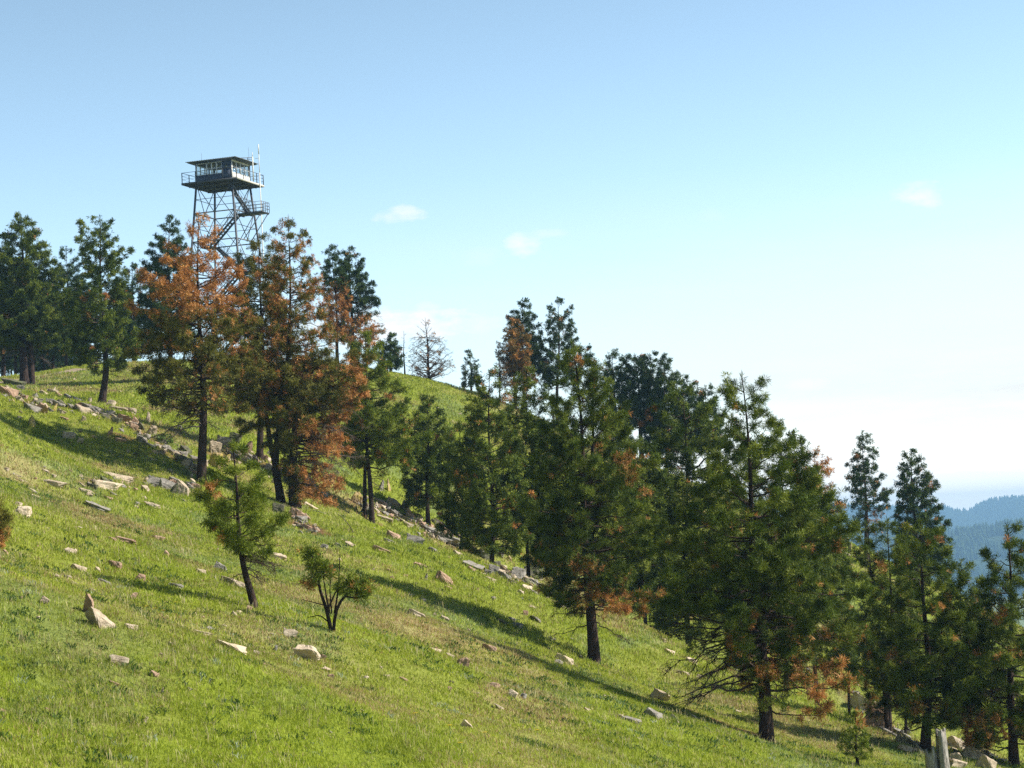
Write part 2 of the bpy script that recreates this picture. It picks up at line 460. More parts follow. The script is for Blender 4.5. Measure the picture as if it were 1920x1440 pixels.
# ------------------------------------------------------------------ far hills
def forest_mat(name, c1, c2):
    m, nt, nn, L = new_mat(name)
    out = N(nt, 'ShaderNodeOutputMaterial'); p = N(nt, 'ShaderNodeBsdfPrincipled', i_Roughness=1.0); p.inputs['Specular IOR Level'].default_value = 0
    geo = N(nt, 'ShaderNodeNewGeometry'); n1 = N(nt, 'ShaderNodeTexNoise', i_Scale=.02, i_Detail=8.0, i_Roughness=.7); L.new(geo.outputs['Position'], n1.inputs['Vector'])
    L.new(ramp(nt, [(.35, c1), (.65, c2)], n1.outputs['Fac']).outputs[0], p.inputs['Base Color']); L.new(p.outputs[0], out.inputs[0])
    return m
M_HILL = forest_mat('far_forest_floor', (.035, .055, .02), (.06, .085, .03))
def hills(name, YC, crest_px, slope, seed, y0, y1, step):
    cx = np.array([W(u, v, YC)[0] for u, v in crest_px]); cz = np.array([W(u, v, YC)[2] for u, v in crest_px])
    xs = np.arange(-7000, 7000, step); ys = np.arange(y0, y1, step)
    def f(x, y):
        base = np.interp(x, cx, cz)
        outside = sstep(cx[-1], cx[-1] + 900, x) + sstep(cx[0], cx[0] - 900, x)
        base = base + outside * (fbm(x / 900.0, x * 0 + seed, seed, 4) - .45) * 160
        d = y - (YC + (fbm(x / 500.0, x * 0 + 3.3, seed + 5, 3) - .5) * 200 * 0)
        k = np.where(d < 0, -d * slope, d * .25)
        k = k * (1 + (fbm(x / 260.0, y / 420.0, seed + 9, 4) - .5) * .9)
        return base - np.maximum(k - 4, 0)
    X, Y = np.meshgrid(xs, ys, indexing='xy'); Z = f(X, Y)
    n_x = len(xs); i, j = np.meshgrid(np.arange(n_x - 1), np.arange(len(ys) - 1), indexing='xy'); a = (j * n_x + i).ravel()
    o = mesh_np(name, np.stack([X.ravel(), Y.ravel(), Z.ravel()], -1), np.stack([a, a + 1, a + n_x + 1, a + n_x], -1), M_HILL, smooth=True)
    tag(o, kind='structure')
    return f
far_f = hills('hills', 6500, [(1540,950),(1600,951),(1672,954),(1740,953),(1772,955),(1800,960),(1816,962),(1833,952),(1850,944),(1872,938),(1895,937),(1919,935),(1980,941),(2100,955)], .16, 4, 5000, 7600, 28)
near_f = hills('hills', 3600, [(1500,1004),(1600,1006),(1700,1003),(1789,1002),(1840,995),(1900,986),(1960,981),(2100,990)], .13, 14, 2200, 4200, 22)

M_FARTREE = forest_mat('far_forest_needles', (.03, .055, .018), (.055, .085, .028))
def far_forest(f, x0, x1, y0, y1, n, hmin, hmax, name, label):
    x = rng.uniform(x0, x1, n); y = rng.uniform(y0, y1, n)
    keep = fbm(x / 120.0, y / 120.0, 5, 3) > .36
    x = x[keep]; y = y[keep]; n = len(x)
    z = f(x, y) - 1; h = rng.uniform(hmin, hmax, n); r = h * rng.uniform(.16, .26, n)
    S = 6; a = np.arange(S) * 2 * math.pi / S
    rings = [(0, .25), (.18, 1.0), (.6, .62)]
    V = []
    for zz, rr in rings:
        jit = rng.uniform(.75, 1.25, (n, S))
        V.append(np.stack([x[:, None] + np.cos(a) * r[:, None] * rr * jit, y[:, None] + np.sin(a) * r[:, None] * rr * jit, z[:, None] + zz * h[:, None] + 0 * jit], -1))
    V.append(np.stack([x, y, z + h], -1)[:, None, :])
    V = np.concatenate(V, 1); M = V.shape[1]
    b = np.arange(n)[:, None] * M; s = np.arange(S); s2 = (s + 1) % S
    Q = np.concatenate([np.stack([b + k * S + s, b + k * S + s2, b + (k + 1) * S + s2, b + (k + 1) * S + s], -1).reshape(-1, 4) for k in (0, 1)])
    T = np.stack([b + 2 * S + s, b + 2 * S + s2, b + 0 * s + 3 * S], -1).reshape(-1, 3)
    o = mesh_np(name, V.reshape(-1, 3), [Q, T], M_FARTREE)
    tag(o, label=label, cat='forest', kind='stuff')
far_forest(near_f, 350, 1100, 2500, 3640, 13000, 9, 17, 'distant_forest', 'blue hazy pine forest on the nearer distant hillside')
far_forest(far_f, 750, 1900, 5400, 6560, 16000, 9, 18, 'distant_forest', 'pale hazy pine forest on the farthest mountain ridge')

# ------------------------------------------------------------------ air
def build_haze():
    x0, x1 = float(XS[0]) - 100, float(XS[-1]) + 100; y0, y1 = float(YS[0]) - 100, float(YS[-1]) + 100
    z0 = float(MZ.min()) - 60; z1 = 56.0
    o = MB().box(((x0 + x1) / 2, (y0 + y1) / 2, (z0 + z1) / 2), ((x1 - x0) / 2, (y1 - y0) / 2, (z1 - z0) / 2)).build('haze', None)
    m, nt, nn, L = new_mat('haze_air'); out = N(nt, 'ShaderNodeOutputMaterial'); v = N(nt, 'ShaderNodeVolumePrincipled')
    v.inputs['Color'].default_value = (.38, .68, 1.0, 1); v.inputs['Density'].default_value = HAZE_D; v.inputs['Anisotropy'].default_value = 0.0
    L.new(v.outputs[0], out.inputs['Volume']); o.data.materials.append(m); tag(o, kind='stuff', label='thin blue summer haze over the far hills')
HAZE_D = 1.8e-4
build_haze()
# ------------------------------------------------------------------ pines
def needle_mat():
    m, nt, nn, L = new_mat('pine_needles')
    out = N(nt, 'ShaderNodeOutputMaterial')
    at = N(nt, 'ShaderNodeAttribute', attribute_name='tint')
    d = N(nt, 'ShaderNodeBsdfPrincipled', i_Roughness=.55); d.inputs['Specular IOR Level'].default_value = .12
    t = N(nt, 'ShaderNodeBsdfTranslucent'); mx = N(nt, 'ShaderNodeMixShader'); mx.inputs[0].default_value = .13
    g = N(nt, 'ShaderNodeHueSaturation', i_Saturation=1.1, i_Value=1.25); L.new(at.outputs['Color'], g.inputs['Color'])
    L.new(at.outputs['Color'], d.inputs['Base Color']); L.new(g.outputs[0], t.inputs['Color'])
    L.new(d.outputs[0], mx.inputs[1]); L.new(t.outputs[0], mx.inputs[2]); L.new(mx.outputs[0], out.inputs[0])
    return m
M_NEEDLE = needle_mat()

def bark_mat(name, c1, c2, c3):
    m, nt, nn, L = new_mat(name)
    out = N(nt, 'ShaderNodeOutputMaterial'); p = N(nt, 'ShaderNodeBsdfPrincipled', i_Roughness=.9); p.inputs['Specular IOR Level'].default_value = .2
    tc = N(nt, 'ShaderNodeNewGeometry'); mp = N(nt, 'ShaderNodeMapping'); mp.inputs['Scale'].default_value = (1, 1, .3); L.new(tc.outputs['Position'], mp.inputs[0])
    n1 = N(nt, 'ShaderNodeTexNoise', i_Scale=11.0, i_Detail=8.0, i_Roughness=.75); L.new(mp.outputs[0], n1.inputs['Vector'])
    vo = N(nt, 'ShaderNodeTexVoronoi', i_Scale=9.0); L.new(mp.outputs[0], vo.inputs['Vector'])
    r = ramp(nt, [(.3, c1), (.52, c2), (.72, c3)], n1.outputs['Fac']); L.new(r.outputs[0], p.inputs['Base Color'])
    ad = N(nt, 'ShaderNodeMath', operation='MULTIPLY_ADD'); L.new(vo.outputs['Distance'], ad.inputs[0]); ad.inputs[1].default_value = .7; L.new(n1.outputs['Fac'], ad.inputs[2])
    b = N(nt, 'ShaderNodeBump'); b.inputs['Strength'].default_value = 1.0; b.inputs['Distance'].default_value = .05; L.new(ad.outputs[0], b.inputs['Height']); L.new(b.outputs[0], p.inputs['Normal'])
    L.new(p.outputs[0], out.inputs[0]); return m
M_BARK = bark_mat('pine_bark', (.012, .008, .007), (.042, .027, .021), (.12, .072, .05))
M_DEADWOOD = bark_mat('dead_grey_branches', (.06, .045, .038), (.15, .115, .095), (.27, .22, .185))
M_LIMB = bark_mat('pine_limb_bark', (.028, .019, .015), (.075, .05, .04), (.15, .105, .08))

PAL = {   # (dark, mid, light) needle colours of living needles
 'green': ((.028, .048, .008), (.095, .135, .017), (.250, .280, .042)),
 'fresh': ((.060, .095, .010), (.150, .195, .020), (.270, .300, .042)),
 'olive': ((.060, .064, .012), (.140, .138, .024), (.240, .210, .048)),
 'dark':  ((.022, .044, .014), (.052, .088, .022), (.110, .150, .036)),
 'brown': ((.110, .075, .022), (.190, .125, .036), (.270, .175, .055)),
}
DEAD = ((.24, .105, .034), (.48, .22, .072), (.66, .36, .135))

def pal_pick(pal, n, k=None):
    k = (rng.beta(1.15, 1.15, n) if k is None else k)[:, None]; a, b, c = (np.array(q) for q in pal)
    out = np.where(k < .5, a + (b - a) * k * 2, b + (c - b) * (k - .5) * 2)
    return out * rng.uniform(.85, 1.15, (n, 1))

def needles_mesh(name, C, D, S, TINT, per, width, parent):
    """tufts: centre C, axis D, length S -> brush of tapering needle sprays"""
    n = len(C)
    if n == 0: return None
    D = D / (np.linalg.norm(D, axis=1, keepdims=True) + 1e-9)
    ref = np.where(np.abs(D[:, 2:3]) > .9, np.array([[1.0, 0, 0]]), np.array([[0, 0, 1.0]]))
    x = np.cross(D, ref); x /= np.linalg.norm(x, axis=1, keepdims=True); y = np.cross(D, x)
    th = rng.uniform(R(15), R(100), (n, per)); ph = rng.uniform(0, 2 * math.pi, (n, per))
    d = (D[:, None] * np.cos(th)[..., None] + (x[:, None] * np.cos(ph)[..., None] + y[:, None] * np.sin(ph)[..., None]) * np.sin(th)[..., None])
    L = S[:, None] * rng.uniform(.7, 1.15, (n, per))
    o = C[:, None] - D[:, None] * (S[:, None] * rng.uniform(0, .55, (n, per)))[..., None]
    side = np.cross(d, rng.normal(size=(n, per, 3))); side /= np.linalg.norm(side, axis=2, keepdims=True) + 1e-9
    w = (width * rng.uniform(.7, 1.3, (n, per)))[..., None]
    tip = o + d * L[..., None]; mid = o + d * (L * .55)[..., None]
    V = np.stack([o, mid + side * w, tip, mid - side * w], 2).reshape(-1, 3)
    Q = np.arange(n * per * 4).reshape(-1, 4)
    T = np.repeat(TINT[:, None] * rng.uniform(.88, 1.12, (n, per, 1)), 4, axis=1).reshape(-1, 3)
    return mesh_np(name, V, Q, M_NEEDLE, parent, tint=T)

def bez(a, b, c, t):
    t = np.asarray(t)[:, None]
    return a * (1 - t) ** 2 + b * 2 * t * (1 - t) + c * t * t

STATS = {}
def pine(label, base, top, prof, Y=None, tw=18, pal='green', dead=(), bare=(), thin=1.0, speck=.012, nb=None, via=(), group=None,
         low=None, stems=1, tuft=None, inner=.16, up=(.55, -.05), cat='tree', name='pine_tree', twin=None, wide=1.12):
    """base/top: photo pixels of foot and tip (foot may be a column only, with depth Y).
    prof: (v, half width left, half width right) of the crown in photo pixels.
    dead: (u0,v0,u1,v1,share) areas of orange dead needles; bare: the same, needles gone.
    low: (n, v0, v1, left, right) bare drooping boughs below the crown."""
    if isinstance(base, tuple) and Y is None: B = hit(*base)
    else: B = on_ground(base[0] if isinstance(base, tuple) else base, Y)
    Yb = B[1]; ub, vb = proj(B)
    T = W(top[0], top[1], Yb + rng.uniform(-.5, .5))
    H = T[2] - B[2]; m = Yb / FPX                      # metres per photo pixel
    root = empty(name, B); tag(root, label, cat, group)
    # trunk axis
    K = 22; t = np.linspace(0, 1, K)
    ctrl_t = [0] + [(vb - v) / (vb - top[1]) for u, v in via] + [1]
    ctrl = [B] + [W(u, v, Yb) for u, v in via] + [T]
    ax = np.stack([np.interp(t, ctrl_t, [c[k] for c in ctrl]) for k in range(3)], 1)
    if via:
        for _ in range(2): ax[1:-1] = (ax[:-2] + 2 * ax[1:-1] + ax[2:]) / 4
    ph = rng.uniform(0, 6.28, 4); A = .012 * H * np.sin(math.pi * t)
    ax[:, 0] += A * np.sin(5 * t + ph[0]); ax[:, 1] += A * np.sin(4 * t + ph[1])
    r0 = tw * m / 2
    rad = r0 * (1 - t) ** 1.15 * .92 + .012 + r0 * .28 * np.exp(-t * H / .35)
    def axis(tt): return np.stack([np.interp(tt, t, ax[:, k]) for k in range(3)], -1)
    axl = ax - B; axl[0, 2] -= .35
    Vt, Qt = tubes(axl[None], rad[None], 10)
    tb = MB(); tb.add(Vt, Qt)
    tb.build('trunk', M_BARK, root, smooth=True)
    # crown
    pv = np.array([p[0] for p in prof], float); pt = (vb - pv) / (vb - top[1]); o_ = np.argsort(pt); pt = pt[o_]
    pl = np.array([p[1] for p in prof], float)[o_] * m * wide; pr = np.array([p[2] for p in prof], float)[o_] * m * wide
    if Yb > 120: pl = pl * .86; pr = pr * .86
    t0, t1 = pt[0], pt[-1]
    hc = (t1 - t0) * H
    if nb is None: nb = int(np.clip(hc * 10.5 * (.6 + .4 * thin), 28, 120))
    near = Yb < 75
    per, width = (24, .0066) if Yb < 60 else (21, .0084) if Yb < 95 else (16, .0125) if Yb < 125 else (12, .0185)
    tl = tuft or (.215 if Yb < 95 else .22 if Yb < 125 else .235)
    # choose heights evenly with a little clumping in whorls
    q = (np.arange(nb) + rng.uniform(-.45, .45, nb)) / nb
    wsum = np.cumsum(.35 + (pl + pr)[np.searchsorted(pt, np.linspace(t0, t1, 60)).clip(0, len(pt) - 1)] / max((pl + pr).max(), 1e-3)); wsum = (wsum - wsum[0]) / (wsum[-1] - wsum[0])
    tt = np.interp(np.clip(q, 0, 1), wsum, np.linspace(t0, t1, 60))
    phi = np.arange(nb) * 2.399963 + rng.uniform(-.5, .5, nb)
    C, D, S, KS = [], [], [], []; br_P, br_R, tw_P, tw_R = [], [], [], []
    dd_P, dd_R = [], []
    for i in range(nb):
        ti = tt[i]; c, s = math.cos(phi[i]), math.sin(phi[i])
        wl, wr = np.interp(ti, pt, pl), np.interp(ti, pt, pr)
        side = wr if c > 0 else wl
        Lr = side * abs(c) ** .7 + (wl + wr) / 2 * .9 * (1 - abs(c) ** .7)
        Lr *= rng.choice([rng.uniform(.62, .9), rng.uniform(.9, 1.14)], p=[.35, .65])
        if Lr < .12: Lr = .12
        f = (ti - t0) / (t1 - t0 + 1e-6)
        slope = up[1] + (up[0] - up[1]) * f + rng.normal(0, .12)
        E = axis(np.array([ti]))[0] + np.array([c * Lr, s * Lr, 0])
        tb_ = max(ti - slope * Lr / H, .03); tb_ = min(tb_, ti + .25 * (1 - ti))
        tb_ = min(tb_, .985)
        St = axis(np.array([tb_]))[0]
        mid = (St + E) / 2 + np.array([0, 0, Lr * rng.uniform(-.22, .06)]) + rng.normal(0, .05 * Lr, 3)
        P = bez(St, mid, E, np.linspace(0, 1, 7))
        P[1:-1] += rng.normal(0, .018 * Lr + .01, (5, 3))
        rb = min(.010 + .0125 * Lr, rad[0] * .55) * (1.15 if Yb > 100 else 1)
        br_P.append(P); br_R.append(np.linspace(rb, .005 + .002 * (Yb > 100), 7))
        n_t = max(4, int((Lr * (6.2 if Yb < 120 else 8.5) + 3) * thin))
        st = 1 - (1 - inner) * rng.uniform(0, 1, n_t) ** 1.6
        st[0] = 1.0
        tg = np.gradient(P, axis=0); k = np.minimum((st * 6).astype(int), 5)
        fr = (st * 6 - k)[:, None]; base_p = P[k] * (1 - fr) + P[k + 1] * fr
        td = P[k + 1] - P[k]; td /= np.linalg.norm(td, axis=1, keepdims=True)
        lat = np.stack([-td[:, 1], td[:, 0], np.zeros(n_t)], 1) * rng.choice([-1, 1], n_t)[:, None]
        tdir = td * rng.uniform(.35, 1, (n_t, 1)) + lat * rng.uniform(.1, .95, (n_t, 1)) + np.array([0, 0, 1]) * rng.uniform(-.25, .65, (n_t, 1))
        tdir[0] = td[0] + [0, 0, .3]
        tdir /= np.linalg.norm(tdir, axis=1, keepdims=True)
        tln = np.clip((.20 + .30 * Lr * (1.1 - st)) * rng.uniform(.55, 1.15, n_t), .10, 1.0)
        tln[0] = .08
        te = base_p + tdir * tln[:, None]; tm = (base_p + te) / 2 + rng.normal(0, .03, (n_t, 3)) - np.array([0, 0, .04]) * tln[:, None]
        tw_P.append(np.stack([base_p, tm, te], 1)); tw_R.append(np.tile([.0075 + .002 * (Yb > 100), .006, .0035], (n_t, 1)))
        # each twig ends in a clump of tufts, with a few more back along it
        shade = rng.beta(1.1, 1.1, n_t) * .75 + .25 * rng.uniform(0, 1)
        for j in range(6):
            fr_ = 1.0 if j < 4 else rng.uniform(.45, .85, (n_t, 1))
            ok = np.ones(n_t, bool) if j < 4 else tln > .25
            pos = base_p + (te - base_p) * fr_ + rng.normal(0, .075 if j else .02, (n_t, 3)) * (1 + (Yb > 100) * .5)
            dr = tdir + rng.normal(0, .55, (n_t, 3)) + np.array([0, 0, .35])
            C.append(pos[ok]); D.append(dr[ok]); S.append((tl * rng.uniform(.75, 1.12, n_t))[ok]); KS.append(np.clip(shade + rng.normal(0, .10, n_t), 0, 1)[ok])
    # leafy second tops
    for (pts_, w_, *tw_e) in (twin or []):
        if not tw_e: continue
        Q_ = np.stack([W(u, v, Yb + .25) for u, v in pts_]); n2 = 14
        for k in range(n2):
            f = .45 + .55 * (k + .5) / n2; a_ = k * 2.4; p0 = np.array([np.interp(f, np.linspace(0, 1, len(Q_)), Q_[:, j]) for j in range(3)])
            l_ = tw_e[0] * m * (1.25 - f) * 1.6 * rng.uniform(.6, 1.1) + .1
            e_ = p0 + np.array([math.cos(a_) * l_, math.sin(a_) * l_, l_ * rng.uniform(.3, .8)]); st = bez(p0, (p0 + e_) / 2 - [0, 0, .1 * l_], e_, np.linspace(0, 1, 7)); br_P.append(st); br_R.append(np.linspace(.018, .006, 7))
            for q_ in np.linspace(.3, 1, max(5, int(l_ * 12))):
                c_ = p0 + (e_ - p0) * q_; ck = c_ + rng.normal(0, .09 + .08 * l_, (4, 3)); C.append(ck); D.append((e_ - p0)[None] / l_ + rng.normal(0, .5, (4, 3)) + [0, 0, .3]); S.append(np.full(4, tl) * rng.uniform(.8, 1.1, 4)); KS.append(rng.uniform(0, 1, 4))
    # the leader
    nl = 5; C.append(axis(np.linspace(.955, 1, nl))); D.append(np.tile([0, 0, 1.0], (nl, 1)) + rng.normal(0, .25, (nl, 3))); S.append(np.full(nl, tl)); KS.append(rng.uniform(0, 1, nl))
    KS = np.concatenate(KS); C = np.concatenate(C); D = np.concatenate(D); S = np.concatenate(S)
    px = proj(C); keep = np.ones(len(C), bool); isdead = rng.uniform(0, 1, len(C)) < speck * .3
    # clumps of dead needles use one draw per small cell so whole tufts turn together
    cell = np.floor(C / .55).astype(int); hsh = hash2(cell[:, 0] * 7 + cell[:, 2] * 131, cell[:, 1] * 3 + 17, 91); hs2 = hash2(cell[:, 0] * 5 + cell[:, 2] * 31, cell[:, 1] * 9 + 3, 57)
    isdead |= hs2 < speck
    for (u0, v0, u1, v1, p_) in dead:
        fx = np.clip((px[:, 0] - (u0 + u1) / 2) / ((u1 - u0) / 2), -2, 2); fy = np.clip((px[:, 1] - (v0 + v1) / 2) / ((v1 - v0) / 2), -2, 2)
        e = np.maximum(np.abs(fx), np.abs(fy)) + rng.normal(0, .12, len(C))
        isdead |= (e < 1) & (hsh * .6 + rng.uniform(0, 1, len(C)) * .4 < p_)
    for (u0, v0, u1, v1, p_) in bare:
        ins = (px[:, 0] > u0) & (px[:, 0] < u1) & (px[:, 1] > v0) & (px[:, 1] < v1)
        keep &= ~(ins & (hs2 * .4 + rng.uniform(0, 1, len(C)) * .6 < p_))
    # clearance over the ground
    keep &= C[:, 2] > hgt(C[:, 0], C[:, 1]) + .25
    # boughs
    lb = MB(); V, Q = tubes(np.array(br_P) - B, np.array(br_R), 5 if near else 4); lb.add(V, Q)
    TP = np.concatenate(tw_P) - B; TR = np.concatenate(tw_R); V, Q = tubes(TP, TR, 3); lb.add(V, Q)
    lb.build('bough_sprays', M_LIMB, root)
    Cl = C - B
    g = keep & ~isdead; d_ = keep & isdead
    if g.any(): needles_mesh('crown', Cl[g], D[g], S[g], pal_pick(PAL[pal], g.sum(), KS[g]), per, width, root)
    if d_.any():
        Dd = D[d_] + np.array([0, 0, -.45])
        o = needles_mesh('dead_needles', Cl[d_], Dd, S[d_] * .95, pal_pick(DEAD, d_.sum(), KS[d_]), max(8, int(per * .75)), width * 1.05, root); o['label'] = 'orange dead needles'
    # bare lower boughs
    if low:
        n, v0, v1, ll, lr = low
        bp, brr = [], []; fp, frr = [], []
        for i in range(n):
            v = rng.uniform(v0, v1); ti = (vb - v) / (vb - top[1]); sd = -1 if rng.uniform() < ll / (ll + lr) else 1
            ang = rng.uniform(-.9, .9) if sd > 0 else math.pi + rng.uniform(-.9, .9)
            Lr = (lr if sd > 0 else ll) * m * rng.uniform(.45, 1.05)
            St = axis(np.array([ti]))[0]; drop = rng.uniform(-.05, .55) * Lr
            E = St + np.array([math.cos(ang) * Lr, math.sin(ang) * Lr, -drop]); gz = hgt(E[0], E[1]) + .2; E[2] = max(E[2], gz)
            mid = (St + E) / 2 + np.array([0, 0, Lr * rng.uniform(.02, .2)]) + rng.normal(0, .06 * Lr, 3)
            P = bez(St, mid, E, np.linspace(0, 1, 9)); P[1:] += rng.normal(0, .02 * Lr, (8, 3))
            bp.append(P); brr.append(np.linspace(.012 + .011 * Lr, .005, 9))
            for j in range(int(Lr * 6) + 3):
                k = rng.integers(3, 9); k = min(k, 8); p0 = P[k]; dirn = P[k] - P[k - 1]; dirn /= np.linalg.norm(dirn)
                lat = np.array([-dirn[1], dirn[0], 0]) * rng.choice([-1, 1]); q_ = dirn * rng.uniform(.2, 1) + lat * rng.uniform(.3, 1) + np.array([0, 0, rng.uniform(-.7, .3)])
                q_ /= np.linalg.norm(q_); l_ = rng.uniform(.25, .65) * min(1, .35 + Lr * .3)
                b_ = p0 + q_ * l_ * .5 + rng.normal(0, .03, 3); e_ = p0 + q_ * l_ + rng.normal(0, .05, 3) - np.array([0, 0, .06])
                fp.append(np.stack([p0, b_, e_])); frr.append([.008, .006, .003])
                for _ in range(2):
                    e2 = b_ + (q_ + rng.normal(0, .5, 3)) * l_ * .45; fp.append(np.stack([b_, (b_ + e2) / 2 + rng.normal(0, .02, 3), e2])); frr.append([.006, .005, .003])
        db = MB(); V, Q = tubes(np.array(bp) - B, np.array(brr), 5); db.add(V, Q); V, Q = tubes(np.array(fp) - B, np.array(frr), 3); db.add(V, Q)
        o = db.build('dead_bough_sprays', M_DEADWOOD if Yb > 100 else M_LIMB, root); o['label'] = 'bare leafless lower boughs'
    # a second stem from the same foot
    if twin:
        for (pts_, w_, *tw_e) in twin:
            P = np.stack([W(u, v, Yb + .25) for u, v in pts_]); s_ = np.linspace(0, 1, 12); P = np.stack([np.interp(s_, np.linspace(0, 1, len(P)), P[:, k]) for k in range(3)], 1)
            for _ in range(2): P[1:-1] = (P[:-2] + 2 * P[1:-1] + P[2:]) / 4
            if pts_[0][1] > vb - 12: P[0, 2] = hgt(P[0, 0], P[0, 1]) - .3
            V, Q = tubes((P - B)[None], (np.linspace(w_, w_ * (.2 if len(tw_e) else .55), 12) * m / 2)[None], 9); x_ = MB(); x_.add(V, Q); x_.build('trunk', M_BARK, root, smooth=True)
    STATS[label] = (Yb, H, len(C))
    return root
# ---- the pines of the photograph, far row first
fr = 'dark pines in the wood on the crest'
for k, (u, Y, vt, wl, lab, tw) in enumerate([
    (-28,150,470,60,'dark pine at the edge of the crest wood, cut by the picture border',13),
    (8,152,452,55,'dark pine behind the dirt path, nearest the picture border',12),
    (33,158,500,45,'shaded pine in the crest wood just before the big green pine trunk',10),
    (66,156,520,45,'shaded pine in the crest wood just beyond the big green pine trunk',10),
    (84,160,530,42,'dark pine of the crest wood, second past the big green pine',9),
    (103,158,540,42,'shaded pine with rusty trunk in the crest wood',10),
    (128,157,462,50,'tall dark pine of the crest wood between the big green and leaning pines',11),
    (150,161,520,40,'dark pine of the crest wood just before the leaning pine',9),
    (222,150,520,42,'dark pine of the crest wood just past the leaning pine',10),
    (252,148,492,48,'dark pine rising behind the gap beside the leaning pine',11),
    (20,176,560,60,'low dark pine filling the back of the crest wood near the picture border',10),
    (55,180,566,60,'low dark pine filling the back of the crest wood behind the big green pine',10),
    (95,178,560,60,'low dark pine filling the back of the crest wood in its middle',10),
    (140,182,572,60,'low dark pine filling the back of the crest wood near its right end',10)]):
    pine(lab, u, (u - 4, vt), [(vt, 5, 5), (vt + 40, wl * .6, wl * .6), (vt + 90, wl, wl), (640 + 30 * (Y > 170), wl, wl), (662 + 34 * (Y > 170), wl * .6, wl * .6)], Y=Y, tw=tw, pal='dark', group=fr, thin=.75, speck=.02)

pine('very dark pine behind the orange pine, knobbly pointed top', 318, (318, 405), [(405, 6, 6), (450, 28, 26), (480, 42, 38), (520, 45, 42), (580, 55, 50), (650, 50, 50)], Y=128, tw=12, pal='dark', thin=.9)
pine('big dense green pine beside the dirt path', (46, 722), (38, 400), [(400, 8, 8), (428, 28, 26), (470, 48, 52), (520, 66, 76), (570, 80, 92), (615, 85, 92), (650, 55, 70)], tw=19, pal='green', thin=1.15, via=[(45, 640)], low=(14, 640, 670, 70, 60), twin=[([(60, 722), (58, 670), (54, 620)], 13)])
pine('leaning pine with open airy top above the rock band', (190, 757), (187, 405), [(405, 8, 10), (425, 44, 26), (455, 46, 36), (475, 30, 66), (500, 35, 50), (550, 62, 50), (600, 66, 62), (650, 70, 62), (690, 40, 50)], tw=15, pal='green', thin=.72, via=[(201, 690), (196, 600), (188, 500)], low=(8, 680, 725, 10, 45), up=(.7, .05))
pine('pine with orange top and olive lower crown', (378, 905), (373, 400), [(400, 8, 8), (430, 22, 28), (470, 48, 38), (500, 92, 60), (530, 80, 75), (570, 115, 88), (620, 105, 92), (680, 120, 98), (735, 112, 92), (775, 70, 60)],
     tw=20, pal='olive', dead=[(240, 395, 500, 590, .84), (230, 590, 480, 690, .26), (240, 690, 470, 800, .16)], bare=[(300, 395, 420, 470, .35), (220, 700, 500, 815, .5)], thin=.95, via=[(378, 760), (374, 600)], low=(26, 700, 800, 125, 45), speck=.08)
pine('narrow olive pine with long bare mid trunk', 487, (486, 440), [(440, 6, 6), (470, 30, 30), (520, 48, 42), (570, 50, 48), (630, 54, 48), (700, 58, 60), (760, 52, 55)], Y=90, tw=14, pal='olive', thin=.8, speck=.05, via=[(489, 800), (487, 600)])
pine('tall rusty brown pine with forked foot', (529, 946), (540, 408), [(408, 8, 8), (440, 30, 26), (480, 36, 44), (530, 46, 56), (580, 48, 72), (640, 56, 84), (700, 60, 80), (770, 70, 70)],
     tw=17, pal='olive', dead=[(500, 450, 640, 720, .42)], bare=[(540, 540, 640, 720, .35)], thin=.85, via=[(515, 868), (530, 800), (541, 700)], speck=.12, twin=[([(522, 895), (506, 830), (498, 770)], 12)], low=(10, 560, 700, 40, 95))
pine('broad olive pine with orange boughs drooping to the grass', (554, 957), (610, 652), [(652, 40, 40), (680, 95, 85), (715, 125, 95), (760, 120, 92), (800, 85, 90), (850, 20, 85), (900, 5, 80), (945, 2, 70)],
     tw=25, pal='olive', dead=[(640, 680, 745, 790, .6), (560, 790, 720, 960, .9), (560, 640, 640, 790, .12)], thin=1.0, via=[(549, 860), (549, 790), (575, 720)], low=(26, 760, 870, 20, 130), up=(.35, -.45), speck=.1)
pine('slender far pine with green tip over rusty lower half', 634, (622, 459), [(459, 4, 4), (480, 12, 14), (520, 22, 20), (560, 26, 22), (600, 26, 26), (640, 30, 30)], Y=134, tw=8, pal='dark', dead=[(585, 535, 665, 670, .8)], bare=[(585, 560, 665, 670, .35)], low=(10, 570, 650, 45, 35), thin=.85)
pine('far pine with full green head and rusty bare skirts', 660, (655, 463), [(463, 5, 5), (490, 20, 24), (530, 24, 42), (570, 20, 48), (610, 22, 52), (650, 15, 55)], Y=135, tw=11, pal='dark', dead=[(600, 590, 720, 670, .75)], bare=[(600, 570, 720, 670, .5)], low=(16, 560, 640, 28, 60), thin=.95)
pine('small green far pine before the bare tree', 733, (732, 624), [(624, 4, 4), (645, 17, 14), (665, 22, 20), (685, 18, 20), (692, 8, 12)], Y=139, tw=5, pal='dark', thin=1.0, nb=30)
pine('leafless grey fan-shaped tree on the hilltop', 805, (797, 595), [(595, 5, 5), (620, 18, 18), (650, 28, 34), (680, 36, 44), (700, 36, 42)], Y=141, tw=6, pal='brown', dead=[(700, 560, 900, 720, .5)], bare=[(700, 500, 900, 740, .9)], low=(40, 630, 704, 42, 46), up=(.9, .55), wide=1.25, nb=70, cat='dead tree', name='dead_tree')
pine('thin bare snag beside the grey fan-shaped tree', 759, (757, 620), [(620, 2, 2), (650, 6, 6), (680, 10, 9)], Y=141, tw=3, bare=[(700, 500, 900, 740, .97)], nb=14, cat='dead tree', name='dead_tree')
pine('thin sparse pine standing alone on the hill brow', 884, (881, 657), [(657, 3, 3), (680, 10, 10), (705, 15, 17), (725, 16, 16)], Y=142, tw=4, pal='dark', bare=[(850, 640, 910, 740, .45)], nb=26)
